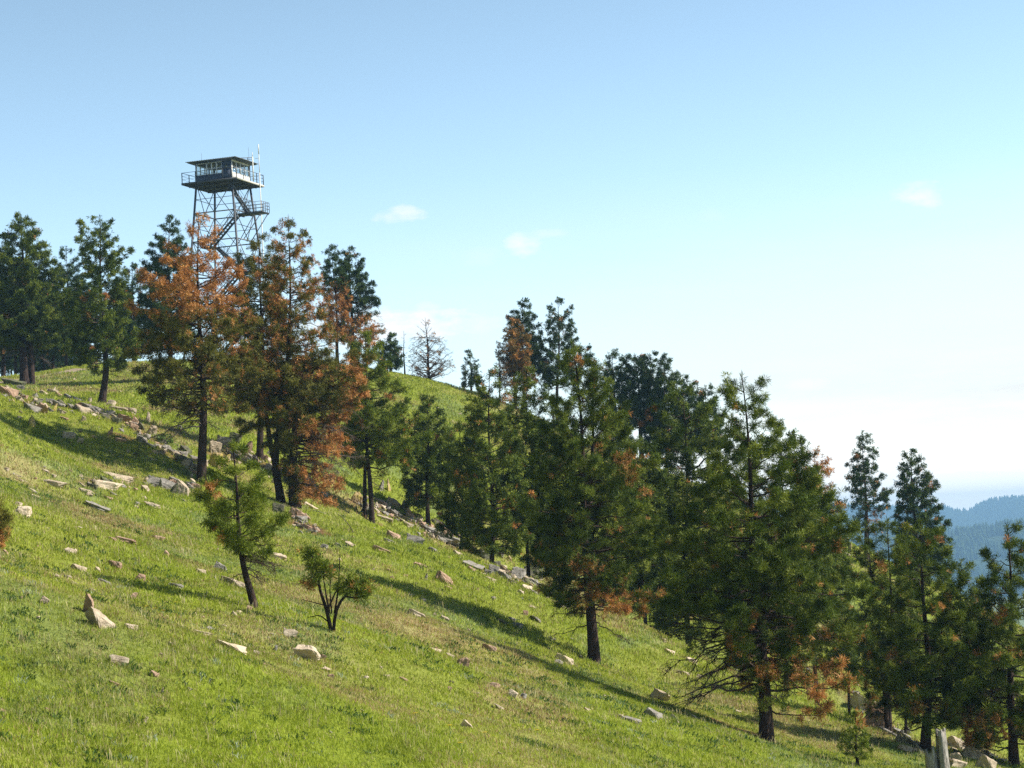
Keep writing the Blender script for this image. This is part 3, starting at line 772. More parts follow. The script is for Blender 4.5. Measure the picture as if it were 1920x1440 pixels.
pine('far green pine behind the brownish one', 982, (980, 560), [(560, 6, 6), (590, 24, 20), (620, 26, 34), (660, 30, 36), (700, 34, 36)], Y=140, tw=9, pal='dark', thin=.85)
pine('far brownish thinning pine with bare side', 966, (962, 596), [(596, 5, 5), (620, 20, 22), (650, 30, 34), (690, 34, 42), (730, 30, 36)], Y=138, tw=8, pal='brown', dead=[(940, 600, 1020, 730, .35)], bare=[(920, 600, 960, 740, .6), (940, 690, 1010, 750, .5)], low=(12, 650, 730, 38, 40))
pine('thin bare snag left of the brownish far pine', 938, (934, 640), [(640, 2, 2), (680, 8, 8), (720, 12, 10)], Y=138, tw=3, bare=[(800, 500, 990, 760, .95)], nb=16, cat='dead tree', name='dead_tree')
pine('far open-crowned green pine with bare gaps', 1046, (1046, 558), [(558, 6, 6), (580, 18, 32), (605, 20, 42), (640, 34, 42), (670, 42, 64), (720, 44, 40)], Y=140, tw=8, pal='dark', thin=.62, up=(.9, .3), speck=.03)
far4 = 'far pines in the cluster on the brow'
pine('far pine at the near end of the dark brow cluster', 1156, (1148, 658), [(658, 8, 8), (690, 20, 24), (720, 26, 26), (760, 26, 30), (800, 26, 28), (840, 22, 26)], Y=136, tw=8, pal='dark', thin=.8, group=far4)
pine('round-headed far pine with tall bare trunk in the brow cluster', 1205, (1190, 664), [(664, 14, 14), (690, 28, 22), (730, 32, 26), (765, 40, 24), (800, 32, 18)], Y=135, tw=11, pal='dark', thin=1.0, via=[(1200, 770)], group=far4)
pine('slim far pine in the middle of the brow cluster', 1226, (1219, 664), [(664, 7, 10), (700, 18, 22), (740, 18, 24), (800, 22, 26), (850, 22, 26)], Y=135, tw=8, pal='dark', thin=.75, group=far4)
pine('pointed far pine, tallest tip of the brow cluster', 1250, (1246, 663), [(663, 5, 5), (700, 18, 22), (740, 22, 40), (800, 30, 50), (850, 30, 50)], Y=134, tw=8, pal='dark', thin=.9, group=far4)
pine('small far pine stepping down the brow, first of two', 1292, (1288, 706), [(706, 6, 8), (735, 20, 24), (780, 28, 30), (840, 30, 36)], Y=132, tw=7, pal='dark', thin=.85, group=far4)
pine('small far pine stepping down the brow, last of two', 1328, (1323, 724), [(724, 5, 7), (750, 16, 20), (790, 26, 26), (850, 34, 34)], Y=130, tw=7, pal='dark', thin=.85, group=far4)
# right-hand far pines
pine('slender open pine against the sky above the blue hills', 1625, (1617, 808), [(808, 5, 5), (840, 20, 20), (875, 30, 30), (905, 28, 40), (930, 30, 46), (970, 24, 30), (1000, 16, 20)], Y=128, tw=9, pal='dark', thin=.62, bare=[(1580, 930, 1660, 1000, .5)], low=(8, 930, 1000, 28, 26), dead=[(1625, 960, 1660, 1010, .6)], speck=.04)
pine('tall far pine leaning right against the blue hills', 1722, (1708, 842), [(842, 5, 5), (870, 20, 22), (900, 24, 52), (930, 24, 44), (970, 32, 66), (1020, 40, 62), (1080, 40, 60)], Y=112, tw=11, pal='dark', thin=.85)
# the draw behind the rock band
pine('fresh green pine with paired trunks right of the drooping orange boughs', (697, 980), (684, 622), [(622, 7, 8), (650, 22, 24), (690, 28, 34), (730, 36, 55), (780, 42, 82), (830, 40, 95), (875, 25, 70)], tw=11, pal='fresh', thin=1.05, speck=.03, low=(6, 860, 910, 20, 40), twin=[([(684, 972), (684, 900), (686, 850)], 9)])
pine('mid green pine before the open hilltop grass', (803, 985), (801, 740), [(740, 6, 6), (775, 26, 22), (820, 36, 42), (870, 46, 50), (915, 44, 46), (950, 35, 40)], tw=9, pal='green', thin=.85, speck=.01)
pine('speckled green pine behind the fallen log', 921, (918, 694), [(694, 7, 7), (730, 28, 24), (780, 42, 38), (830, 52, 50), (890, 62, 56), (950, 66, 58), (1010, 60, 60), (1040, 44, 48)], Y=76, tw=11, pal='green', thin=.9, speck=.03)
pine('narrow green pine between the far brown pine and the speckled pine', 992, (987, 690), [(690, 6, 6), (720, 22, 26), (770, 30, 34), (830, 38, 40), (900, 44, 44), (960, 44, 44), (1010, 40, 40)], Y=80, tw=9, pal='green', thin=.8, speck=.02)
pine('bushy green pine filling the gap beside the double-topped pine', 1212, (1203, 826), [(826, 10, 10), (860, 34, 30), (910, 50, 46), (970, 58, 52), (1040, 60, 54), (1090, 56, 50), (1140, 40, 40)], Y=78, tw=10, pal='green', thin=.95, speck=.012)
pine('broad green pine hiding behind the biggest pine', 1300, (1278, 712), [(712, 14, 10), (750, 40, 48), (800, 52, 80), (860, 62, 100), (930, 74, 110), (1000, 84, 110), (1080, 88, 100), (1150, 80, 84), (1195, 60, 60)], Y=80, tw=15, pal='green', thin=1.05, speck=.008)
pine('pine with reddish dead tip behind the biggest pine', 1535, (1526, 845), [(845, 8, 8), (875, 26, 24), (920, 44, 40), (980, 56, 54), (1040, 62, 66), (1100, 60, 60), (1160, 50, 50)], Y=82, tw=11, pal='green', dead=[(1480, 830, 1580, 905, .85), (1540, 890, 1600, 960, .35)], thin=.95, speck=.03)
pine('sunlit pine in the draw beyond the thick straight pine', 1812, (1802, 1048), [(1048, 8, 8), (1090, 30, 34), (1150, 48, 52), (1220, 60, 64), (1300, 62, 66), (1360, 50, 50)], Y=80, tw=10, pal='green', thin=.9, speck=.03)
pine('low bushy pine in the draw between the slim and thick pines', 1700, (1690, 1115), [(1115, 10, 10), (1160, 40, 40), (1220, 52, 50), (1280, 52, 50), (1320, 40, 40)], Y=78, tw=9, pal='green', thin=.9, speck=.03)
pine('low bushy pine filling the draw below the red-tipped pine', 1600, (1588, 1120), [(1120, 10, 10), (1160, 36, 36), (1220, 50, 46), (1270, 48, 46)], Y=78, tw=9, pal='green', thin=.85, speck=.04)
pine('narrow dark pine squeezed between the mid green and speckled pines', 866, (862, 792), [(792, 6, 6), (830, 22, 22), (880, 32, 30), (940, 38, 36), (1000, 34, 34)], Y=80, tw=8, pal='green', thin=.9, speck=.02)
pine('dark pine behind the double-topped pine, left side', 1046, (1036, 742), [(742, 8, 8), (790, 30, 30), (850, 44, 42), (930, 54, 50), (1010, 54, 50), (1060, 44, 40)], Y=80, tw=11, pal='green', thin=.95, speck=.01)
pine('dark pine behind the double-topped pine, right side', 1160, (1148, 778), [(778, 8, 8), (820, 30, 30), (880, 44, 42), (960, 50, 50), (1040, 50, 48), (1110, 44, 40)], Y=82, tw=11, pal='green', thin=.95, speck=.01)
pine('dark pine close behind the biggest pine, to its right', 1478, (1462, 790), [(790, 10, 10), (830, 36, 36), (890, 52, 56), (960, 64, 66), (1050, 70, 70), (1140, 66, 66), (1210, 56, 56)], Y=76, tw=12, pal='green', thin=1.0, speck=.015)
# on the near slope and its edge
pine('double-topped pine with orange lowest bough', (1114, 1241), (1074, 640), [(640, 8, 8), (665, 26, 20), (700, 30, 36), (740, 44, 72), (790, 58, 86), (850, 72, 104), (900, 82, 112), (960, 96, 116), (1020, 88, 116), (1070, 80, 100), (1110, 70, 96), (1150, 20, 128)],
     tw=23, pal='green', dead=[(1085, 1105, 1260, 1190, .66), (1085, 1050, 1130, 1130, .5), (1150, 850, 1195, 910, .4), (1000, 1020, 1100, 1100, .22)], thin=1.0, via=[(1107, 1080), (1092, 850)], low=(16, 1095, 1170, 75, 85), speck=.025,
     twin=[([(1100, 960), (1112, 850), (1112, 760), (1110, 693)], 9, 22)], up=(.7, -.12))
pine('biggest dark pine with broad crown and thick straight trunk', (1437, 1390), (1391, 704), [(704, 20, 24), (722, 40, 34), (745, 40, 34), (765, 25, 38), (785, 26, 50), (805, 28, 40), (830, 58, 64), (870, 82, 92), (920, 108, 128), (980, 140, 150), (1040, 160, 160), (1100, 172, 162), (1160, 168, 160), (1205, 120, 160), (1250, 50, 140), (1300, 6, 140), (1335, 2, 130)],
     tw=27, pal='green', dead=[(1490, 1240, 1610, 1370, .72), (1360, 1190, 1520, 1290, .36), (1540, 1180, 1620, 1260, .3)], bare=[(1200, 1150, 1360, 1300, .8), (1400, 1290, 1500, 1350, .55)], thin=1.02, via=[(1432, 1200), (1412, 950)], low=(34, 1160, 1290, 190, 130), speck=.022, up=(.75, -.18), nb=120)
pine('slim pine right of the biggest pine, the left one of two close slim pines', (1664, 1377), (1627, 985), [(985, 8, 8), (1020, 26, 24), (1070, 34, 36), (1130, 40, 40), (1190, 42, 44), (1250, 44, 46), (1310, 40, 44), (1340, 20, 24)], tw=9, pal='green', thin=.55, via=[(1652, 1250), (1637, 1100)], speck=.04, low=(8, 1270, 1330, 30, 30), dead=[(1560, 1280, 1660, 1330, .4)],
     )
pine('slim straight pine, the right one of two close slim pines', (1669, 1378), (1664, 972), [(972, 7, 7), (1010, 20, 24), (1060, 26, 34), (1120, 30, 40), (1180, 30, 44), (1240, 30, 40), (1290, 24, 30)], tw=9, pal='green', thin=.6, speck=.03)
pine('thick straight pine with dark drooping boughs near the stump', (1735, 1405), (1726, 975), [(975, 10, 10), (1010, 38, 36), (1060, 50, 50), (1120, 66, 68), (1180, 78, 80), (1240, 84, 84), (1290, 84, 90), (1335, 56, 84), (1360, 20, 60)], tw=19, pal='green', thin=.95, via=[(1737, 1250), (1733, 1100)], speck=.03, low=(18, 1270, 1370, 90, 90), dead=[(1700, 1310, 1820, 1370, .3)])
pine('pine cut by the picture border with rusty lowest boughs', 1901, (1889, 985), [(985, 8, 8), (1020, 30, 26), (1060, 38, 36), (1100, 54, 50), (1160, 72, 70), (1220, 84, 80), (1280, 92, 90), (1340, 94, 94), (1400, 80, 80)], Y=54, tw=19, pal='green', thin=1.0, speck=.02, dead=[(1800, 1340, 1920, 1440, .5)], low=(18, 1290, 1420, 80, 40), via=[(1899, 1250)])
pine('small lone pine with bare lower trunk on the open slope', (478, 1140), (436, 830), [(830, 6, 6), (855, 24, 24), (885, 40, 52), (910, 60, 62), (940, 84, 78), (975, 66, 88), (1010, 52, 66), (1040, 24, 50)], tw=14, pal='fresh', thin=1.1, via=[(458, 1060), (446, 980)], low=(12, 1020, 1075, 62, 68), speck=.006, up=(.6, .1), tuft=.165, nb=27, wide=.86, inner=.3)
pine('tiny sparse pine sapling at the foot of the biggest pine', (1608, 1436), (1603, 1335), [(1335, 4, 4), (1355, 14, 14), (1380, 24, 24), (1405, 30, 30), (1420, 12, 26)], tw=5, pal='fresh', thin=.4, speck=.02, nb=13, tuft=.12, wide=.9, up=(.8, .3), cat='sapling', name='pine_sapling')
pine('rusty green pine sapling cut by the picture border', (-6, 1040), (-10, 950), [(950, 4, 4), (975, 10, 14), (1000, 12, 18), (1020, 12, 16)], tw=6, pal='olive', thin=.9, dead=[(-20, 985, 30, 1040, .4)], nb=20, tuft=.14, wide=.8, cat='sapling', name='pine_sapling')

# forked sapling: several stems with three round heads
def forked():
    B = hit(623, 1185); m = B[1] / FPX; root = empty('pine_sapling', B); tag(root, 'forked dark-stemmed pine sapling with three round needle heads', 'sapling')
    stems = [([(622, 1187), (612, 1140), (600, 1110), (592, 1060), (580, 1030)], 8), ([(624, 1187), (630, 1140), (648, 1115), (668, 1100), (684, 1098)], 7), ([(618, 1150), (612, 1120), (606, 1080)], 4.5),
             ([(627, 1150), (634, 1110), (636, 1070), (637, 1040)], 4), ([(616, 1140), (628, 1112), (640, 1095)], 4), ([(645, 1118), (670, 1122), (694, 1112)], 4), ([(606, 1118), (596, 1096), (584, 1086)], 3), ([(620, 1170), (600, 1153), (576, 1158)], 3), ([(610, 1135), (590, 1130), (566, 1124)], 2.5), ([(622, 1150), (618, 1105), (622, 1075)], 3)]
    x = MB()
    for pts_, w in stems:
        P = np.stack([W(u, v, B[1] + rng.uniform(-.2, .2)) for u, v in pts_]); s_ = np.linspace(0, 1, 9); P = np.stack([np.interp(s_, np.linspace(0, 1, len(P)), P[:, k]) for k in range(3)], 1)
        P[1:-1] = (P[:-2] + 2 * P[1:-1] + P[2:]) / 4
        if pts_[0][1] > 1180: P[0] = B + np.array([(pts_[0][0] - 623) * m, 0, -.2])
        V, Q = tubes((P - B)[None], (np.linspace(w, w * .4, 9) * m / 2)[None], 7); x.add(V, Q)
    x.build('stem', M_BARK, root, smooth=True)
    C, D = [], []; tws, twr = [], []
    for (u, v, ru, rv, n) in [(577,1034,20,10,26),(590,1044,20,12,26),(598,1058,22,12,30),(584,1058,16,8,14),(608,1074,18,12,26),(598,1082,16,9,18),(650,1084,20,9,22),(670,1092,24,10,34),(686,1100,16,14,30),(660,1106,24,10,28),(680,1116,20,9,24),(642,1100,16,8,16),(582,1096,16,9,18),(570,1090,10,6,8)]:
        q = rng.normal(size=(n, 3)); q /= np.linalg.norm(q, axis=1, keepdims=True); q *= rng.uniform(.35, 1, (n, 1)) ** .5
        c0 = W(u, v, B[1]); c = c0 + q * np.array([ru, ru, rv]) * m
        C.append(c); D.append(q + np.array([.25, 0, .5]))
        for k in range(n // 3): tws.append(np.stack([c0 - [0, 0, rv * m * .5], (c0 + c[k]) / 2, c[k]])); twr.append([.008, .006, .003])
    V, Q = tubes(np.array(tws) - B, np.array(twr), 3); x = MB(); x.add(V, Q); x.build('bough_sprays', M_LIMB, root)
    C = np.concatenate(C); D = np.concatenate(D); C += rng.normal(0, .04, C.shape); px = proj(C)
    dd = ((px[:, 0] < 590) & (px[:, 1] > 1084) & (rng.uniform(size=len(C)) < .6)) | (rng.uniform(size=len(C)) < .06)
    needles_mesh('crown', C[~dd] - B, D[~dd], np.full((~dd).sum(), .16), pal_pick(PAL['fresh'], (~dd).sum()), 18, .0085, root)
    o = needles_mesh('dead_needles', C[dd] - B, D[dd], np.full(dd.sum(), .15), pal_pick(DEAD, dd.sum()), 12, .009, root); o['label'] = 'orange dead needles'
forked()

print('TUFTS', sum(v[2] for v in STATS.values()))
# ------------------------------------------------------------------ fire lookout tower
def tower():
    Yt = 224.0
    C0 = W(418.7, 350, Yt)                       # middle of the deck's underside
    gz = float(hgt(C0[0], C0[1]))
    Hh = C0[2] - gz
    th = R(-19.3)
    root = empty('lookout_tower', (C0[0], C0[1], gz), th)
    tag(root, 'steel fire lookout tower with glazed cabin and zigzag stairs above the pines', 'tower')
    steel = simple_mat('galvanised_steel', (.13, .135, .145), .5, .3, noise=.35, nscale=3.0)
    dark = simple_mat('dark_steel_and_shaded_board', (.05, .054, .06), .6, .2, noise=.3, nscale=3.0)
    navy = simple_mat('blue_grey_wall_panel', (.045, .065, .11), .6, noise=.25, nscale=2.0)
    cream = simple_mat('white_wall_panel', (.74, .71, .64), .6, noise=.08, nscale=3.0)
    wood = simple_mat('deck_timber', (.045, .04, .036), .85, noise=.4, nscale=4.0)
    edge = simple_mat('deck_edge_board_lit', (.52, .49, .43), .8, noise=.2, nscale=4.0)
    rfm = simple_mat('corrugated_roof_metal', (.38, .39, .38), .45, .5, noise=.3, nscale=2.0)
    frame = simple_mat('white_window_frame', (.62, .63, .62), .5, noise=.1)
    gl, nt, nn, L = new_mat('window_glass')
    out = N(nt, 'ShaderNodeOutputMaterial'); tr = N(nt, 'ShaderNodeBsdfTransparent'); tr.inputs[0].default_value = (.95, .97, .97, 1)
    gs = N(nt, 'ShaderNodeBsdfGlossy'); gs.inputs['Roughness'].default_value = .02; 
    mx = N(nt, 'ShaderNodeMixShader'); mx.inputs[0].default_value = .09; L.new(tr.outputs[0], mx.inputs[1]); L.new(gs.outputs[0], mx.inputs[2]); L.new(mx.outputs[0], out.inputs[0])
    Z = Hh                                       # underside of the deck, local
    half = lambda z: 2.1 + .082 * (-z)           # z negative below deck
    lev = [0, -2.95, -6.0, -9.2, -12.5, -Hh + .1]
    lev = [l for l in lev if l > -Hh + 1.2] + [-Hh + .05]
    cs = [(-1, -1), (1, -1), (1, 1), (-1, 1)]
    P = lambda cx, cy, z: np.array([cx * half(z), cy * half(z), Z + z])
    for c in cs:
        MB().bar(P(*c, 0), P(*c, -Hh - .3), .17).build('leg', steel, root)
        p = P(*c, -Hh); gzl = p + 0
        MB().box((p[0], p[1], .02), (.4, .4, .35)).build('footing', simple_mat('footing_concrete', (.4, .39, .36), .9, noise=.2), root)
    for k in range(len(lev) - 1):
        z0, z1 = lev[k], lev[k + 1]
        for i in range(4):
            a, b = cs[i], cs[(i + 1) % 4]
            if k > 0: MB().bar(P(*a, z0), P(*b, z0), .09, .11).build('girt', steel, root)
            # braces: an inverted V from the lower middle out to the legs plus short stiffeners
            m1 = (P(*a, z1) + P(*b, z1)) / 2; m0 = (P(*a, z0) + P(*b, z0)) / 2
            n = np.cross(P(*b, z0) - P(*a, z0), [0, 0, 1]); n /= np.linalg.norm(n); off = n * .05
            top_a = P(*a, z0) * .98 + P(*b, z0) * .02; top_b = P(*b, z0) * .98 + P(*a, z0) * .02
            MB().bar(m1 + off, top_a + off, .06).build('brace', steel, root)
            MB().bar(m1 - off, top_b - off, .06).build('brace', steel, root)
            if k < 3:
                qa = (m1 + top_a) / 2; qb = (m1 + top_b) / 2
                MB().bar(qa + off, qb - off, .05).build('strut', steel, root)
                mid_a = P(*a, (z0 + z1) / 2); mid_b = P(*b, (z0 + z1) / 2)
                MB().bar(qa + off, mid_a, .05).build('strut', steel, root); MB().bar(qb - off, mid_b, .05).build('strut', steel, root)
    # deck
    D = 3.235; dk = MB(); dk.box((0, 0, Z + .18), (D - .03, D - .03, .05))
    d_o = dk.build('deck', wood, root)
    js = MB()
    for x in np.arange(-2.9, 3.0, .52): js.box((x, 0, Z + .06), (.045, D - .06, .068))
    js.build('joist', dark, d_o)
    bm_ = MB()
    for y in (-2.1, 0, 2.1): bm_.box((0, y, Z - .07), (D - .3, .07, .06))
    bm_.build('beam', dark, d_o)
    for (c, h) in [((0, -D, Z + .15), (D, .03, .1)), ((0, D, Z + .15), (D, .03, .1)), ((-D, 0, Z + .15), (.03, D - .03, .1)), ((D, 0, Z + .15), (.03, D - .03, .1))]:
        MB().box(c, h).build('edge_board', edge if c[0] > 1 else dark, d_o)  # shade painted in: cream board on the sunlit side only, dark on the others
    zd = Z + .235
    # railings
    for (a, b) in [((-1, -1), (1, -1)), ((1, -1), (1, 1)), ((1, 1), (-1, 1)), ((-1, 1), (-1, -1))]:
        r = MB(); A = np.array([a[0] * (D - .06), a[1] * (D - .06), zd]); B = np.array([b[0] * (D - .06), b[1] * (D - .06), zd])
        for t in np.linspace(0, 1, 5)[:-1]: q = A + (B - A) * t; r.bar(q, q + [0, 0, 1.12], .07)
        for h in (.4, .75, 1.1): r.bar(A + [0, 0, h], B + [0, 0, h], .04 if h > 1 else .022)
        r.build('railing', dark, root)
    # cabin
    c, hw, hz = 2.1, .05, 2.06
    w = MB(); sill = .82; dx = 1.0
    w.box(((-c + dx) / 2, -c, zd + sill / 2), ((dx + c) / 2 - .001, hw, sill / 2))      # dark lower wall, left face
    w.box((0, -c, zd + hz + .06), (c, hw, .06)); w.box((-c + .05, -c, zd + (sill + hz) / 2), (.05, hw - .003, (hz - sill) / 2))
    w.box((1.03, -c, zd + hz / 2), (.03, hw + .003, hz / 2)); w.box((2.03, -c, zd + hz / 2), (.07, hw - .004, hz / 2))
    # back walls
    w.box((0, c, zd + sill / 2), (c, hw, sill / 2)); w.box((0, c, zd + hz + .06), (c, hw, .06)); w.box((-c, 0, zd + sill / 2), (hw, c - .06, sill / 2)); w.box((-c, 0, zd + hz + .06), (hw, c - .06, .06))
    for (x, y) in [(-c, c), (c, c)]: w.box((x, y, zd + (sill + hz) / 2), (.07, .07, (hz - sill) / 2))
    wall = w.build('cabin_wall', navy, root)
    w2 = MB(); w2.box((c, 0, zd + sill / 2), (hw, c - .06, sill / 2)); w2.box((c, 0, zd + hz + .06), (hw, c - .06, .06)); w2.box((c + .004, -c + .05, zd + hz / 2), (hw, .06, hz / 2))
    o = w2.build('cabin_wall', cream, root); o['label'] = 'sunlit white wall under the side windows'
    def window(axis, a, b, fixed, z0=sill, z1=hz, rail=True):
        f = MB(); t = .028; zc = zd + (z0 + z1) / 2; hh = (z1 - z0) / 2; mid = (a + b) / 2; hl = (b - a) / 2
        def bx(p, along, hz_, thick=.045):
            if axis == 'x': f.box((p[0], fixed, p[1]), (along, thick, hz_))
            else: f.box((fixed, p[0], p[1]), (thick, along, hz_))
        bx((a + t, zc), t, hh); bx((b - t, zc), t, hh); bx((mid, zd + z0 + t), hl - 2 * t, t); bx((mid, zd + z1 - t), hl - 2 * t, t)
        if rail: bx((mid, zc - .02), hl - 2 * t, .018, .03)
        fo = f.build('window', frame, root)
        g = MB()
        if axis == 'x': g.box((mid, fixed, zc), (hl - 2 * t, .006, hh - 2 * t))
        else: g.box((fixed, mid, zc), (.006, hl - 2 * t, hh - 2 * t))
        g.build('pane', gl, fo)
    for (a, b) in [(-2.0, -.80), (-.78, -.2), (-.2, .38), (.38, 1.0)]: window('x', a, b, -c, rail=False)
    for (a, b) in [(-1.98, -1.0), (-.98, -.02), (0, .98), (1.0, 2.0)]: window('y', a, b, c)
    for (a, b) in [(-2.0, -1.0), (-1.0, 0), (0, 1.0), (1.0, 2.0)]: window('x', a, b, c); window('y', a, b, -c)
    # door beside the near corner
    dr = MB(); z0 = zd + .02
    dr.box((1.51, -c, zd + .62), (.45, .035, .60)); dr.box((1.51, -c, zd + 1.87), (.45, .035, .17)); dr.box((1.22, -c, zd + 1.47), (.16, .035, .25)); dr.box((1.80, -c, zd + 1.47), (.16, .035, .25))
    do = dr.build('door', navy, root)
    MB().box((1.51, -c, zd + 1.47), (.13, .008, .25)).build('pane', gl, do)
    MB().box((1.14, -c - .06, zd + 1.0), (.02, .03, .06)).build('handle', steel, do)
    # furniture seen through the glass: the sighting table
    ft = MB(); ft.box((-.2, .2, zd + .5), (.3, .3, .5)); ft.tube([(-.2, .2, zd + 1.0), (-.2, .2, zd + 1.12)], .28, 14); ft.build('sighting_table', dark, root)
    # corrugated roof, low slope, wide eaves
    rx, ry = 2.95, 2.75; nxr = 116; xs = np.linspace(-rx, rx, nxr); zt = zd + hz + .24
    corr = .035 * np.sin(np.arange(nxr) * math.pi / 2)
    V = []; 
    for y, dz in ((-ry, 0), (0, .02), (ry, .0)):
        for lay in (0, -.03): V.append(np.c_[xs, np.full(nxr, y), zt + dz + corr + lay])
    V = np.concatenate(V); Fq = []
    idx = lambda row, lay, i: (row * 2 + lay) * nxr + i
    I = np.arange(nxr - 1)
    for row in (0, 1):
        Fq.append(np.stack([idx(row, 0, I), idx(row, 0, I + 1), idx(row + 1, 0, I + 1), idx(row + 1, 0, I)], -1))
        Fq.append(np.stack([idx(row, 1, I), idx(row + 1, 1, I), idx(row + 1, 1, I + 1), idx(row, 1, I + 1)], -1))
    Fq.append(np.stack([idx(0, 0, I), idx(0, 1, I), idx(0, 1, I + 1), idx(0, 0, I + 1)], -1)); Fq.append(np.stack([idx(2, 0, I), idx(2, 0, I + 1), idx(2, 1, I + 1), idx(2, 1, I)], -1))
    ro = mesh_np('roof', V, np.concatenate(Fq), rfm, root)
    sf = MB(); sf.box((0, 0, zd + hz + .15), (rx - .22, ry - .2, .025)); sf.build('soffit', dark, ro)
    fa = MB()
    for y in (-ry + .16, ry - .16): fa.box((0, y, zd + hz + .16), (rx - .25, .03, .05))
    for x in (-rx + .2, rx - .2): fa.box((x, 0, zd + hz + .16), (.03, ry - .2, .048))
    fa.build('fascia', navy, ro)
    # roof aerials
    MB().bar((1.2, -.6, zt + .28), (2.95, 1.1, zt + .42), .06).bar((1.6, .2, zt + .12), (2.9, 1.1, zt + .22), .05).bar((2.6, .8, zt + .05), (2.6, .8, zt + .45), .05).build('antenna_boom', dark, root)
    MB().tube([(2.95, 1.25, zd + .2), (2.95, 1.25, zt + .55)], .07, 8).tube([(2.95, 1.25, zt + .55), (2.95, 1.25, zt + 1.0)], .04, 6).build('antenna_mast', cream, root)
    MB().tube([(2.6, 1.1, zt + .1), (2.6, 1.1, zt + 1.55)], .015, 5).build('whip_antenna', steel, root)
    MB().tube([(-1.6, -1.6, zt), (-1.6, -1.6, zt + .95)], .014, 5).build('whip_antenna', steel, root)
    pole = MB(); pole.tube([(3.34, 2.0, .1), (3.34, 2.0, zd + 1.2)], .05, 8); pole.tube([(3.34, 2.0, zd + 1.2), (3.34, 2.0, zd + 3.2)], .04, 8); pole.tube([(3.34, 2.0, zd + 3.2), (3.34, 2.0, zd + 4.25)], .06, 8)
    pole.bar((2.9, 2.0, zd + 2.75), (3.34, 2.0, zd + 2.75), .04)
    pole.build('antenna_pole', cream, root)
    # stairs
    def flight(x0, z0, x1, z1, y, w=.42):
        s = MB()
        for sy in (-w, w): s.bar((x0, y + sy, z0), (x1, y + sy, z1), .05, .22)
        n = 11
        for i in range(1, n):
            t = i / n; s.box((x0 + (x1 - x0) * t, y, z0 + (z1 - z0) * t), (.13, w - .03, .02))
        so_ = s.build('stair_flight', dark, root)
        r = MB()
        for sy in (-w, w):
            for h in (.5, .95): r.bar((x0, y + sy, z0 + h), (x1, y + sy, z1 + h), .03)
            for t in (0.03, .35, .68, .97): q = np.array([x0 + (x1 - x0) * t, y + sy, z0 + (z1 - z0) * t]); r.bar(q, q + [0, 0, .95], .04)
        r.build('handrail', steel, so_)
    def landing(x0, x1, y0, y1, z, open_side):
        l = MB(); l.box(((x0 + x1) / 2, (y0 + y1) / 2, z), ((x1 - x0) / 2, (y1 - y0) / 2, .05))
        for x in np.linspace(x0 + .1, x1 - .1, 4): l.box((x, (y0 + y1) / 2, z - .1), (.04, (y1 - y0) / 2 - .02, .05))
        lo = l.build('landing', dark, root)
        r = MB(); cor = [(x0, y0), (x1, y0), (x1, y1), (x0, y1)]
        for i in range(4):
            if i == open_side: continue
            A = np.array([*cor[i], z + .05]); B = np.array([*cor[(i + 1) % 4], z + .05])
            for h in (.35, .7, 1.05): r.bar(A + [0, 0, h], B + [0, 0, h], .04)
            for t in np.linspace(0, 1, 5): q = A + (B - A) * t; r.bar(q, q + [0, 0, 1.05], .045)
        r.build('railing', steel, lo)
    flight(.5, Z + .1, 2.7, Z - 3.15, .55)
    landing(1.7, 4.75, -.75, 1.05, Z - 3.2, 3)
    for (x, y) in ((4.6, -.6), (4.6, .9)): MB().bar((x, y, Z - 3.3), (half(-6) * .98, np.sign(y) * .9, Z - 6.0), .07).build('bracket', steel, root)
    z = -3.2; x = 1.8; y = -.3
    k = 0
    while z > -Hh + 2.6:
        nz = max(z - 3.05, -Hh + .05); nxx = -1.45 if k % 2 == 0 else 1.8
        flight(x, Z + z, nxx, Z + nz, y)
        if nz > -Hh + 1:
            if k % 2 == 0: landing(-2.6, -1.4, -.8, 1.1, Z + nz - .05, 1)
            else: landing(1.75, 3.0, -.8, 1.1, Z + nz - .05, 3)
        z, x = nz, nxx; y = .6 if k % 2 == 0 else -.3; k += 1
tower()
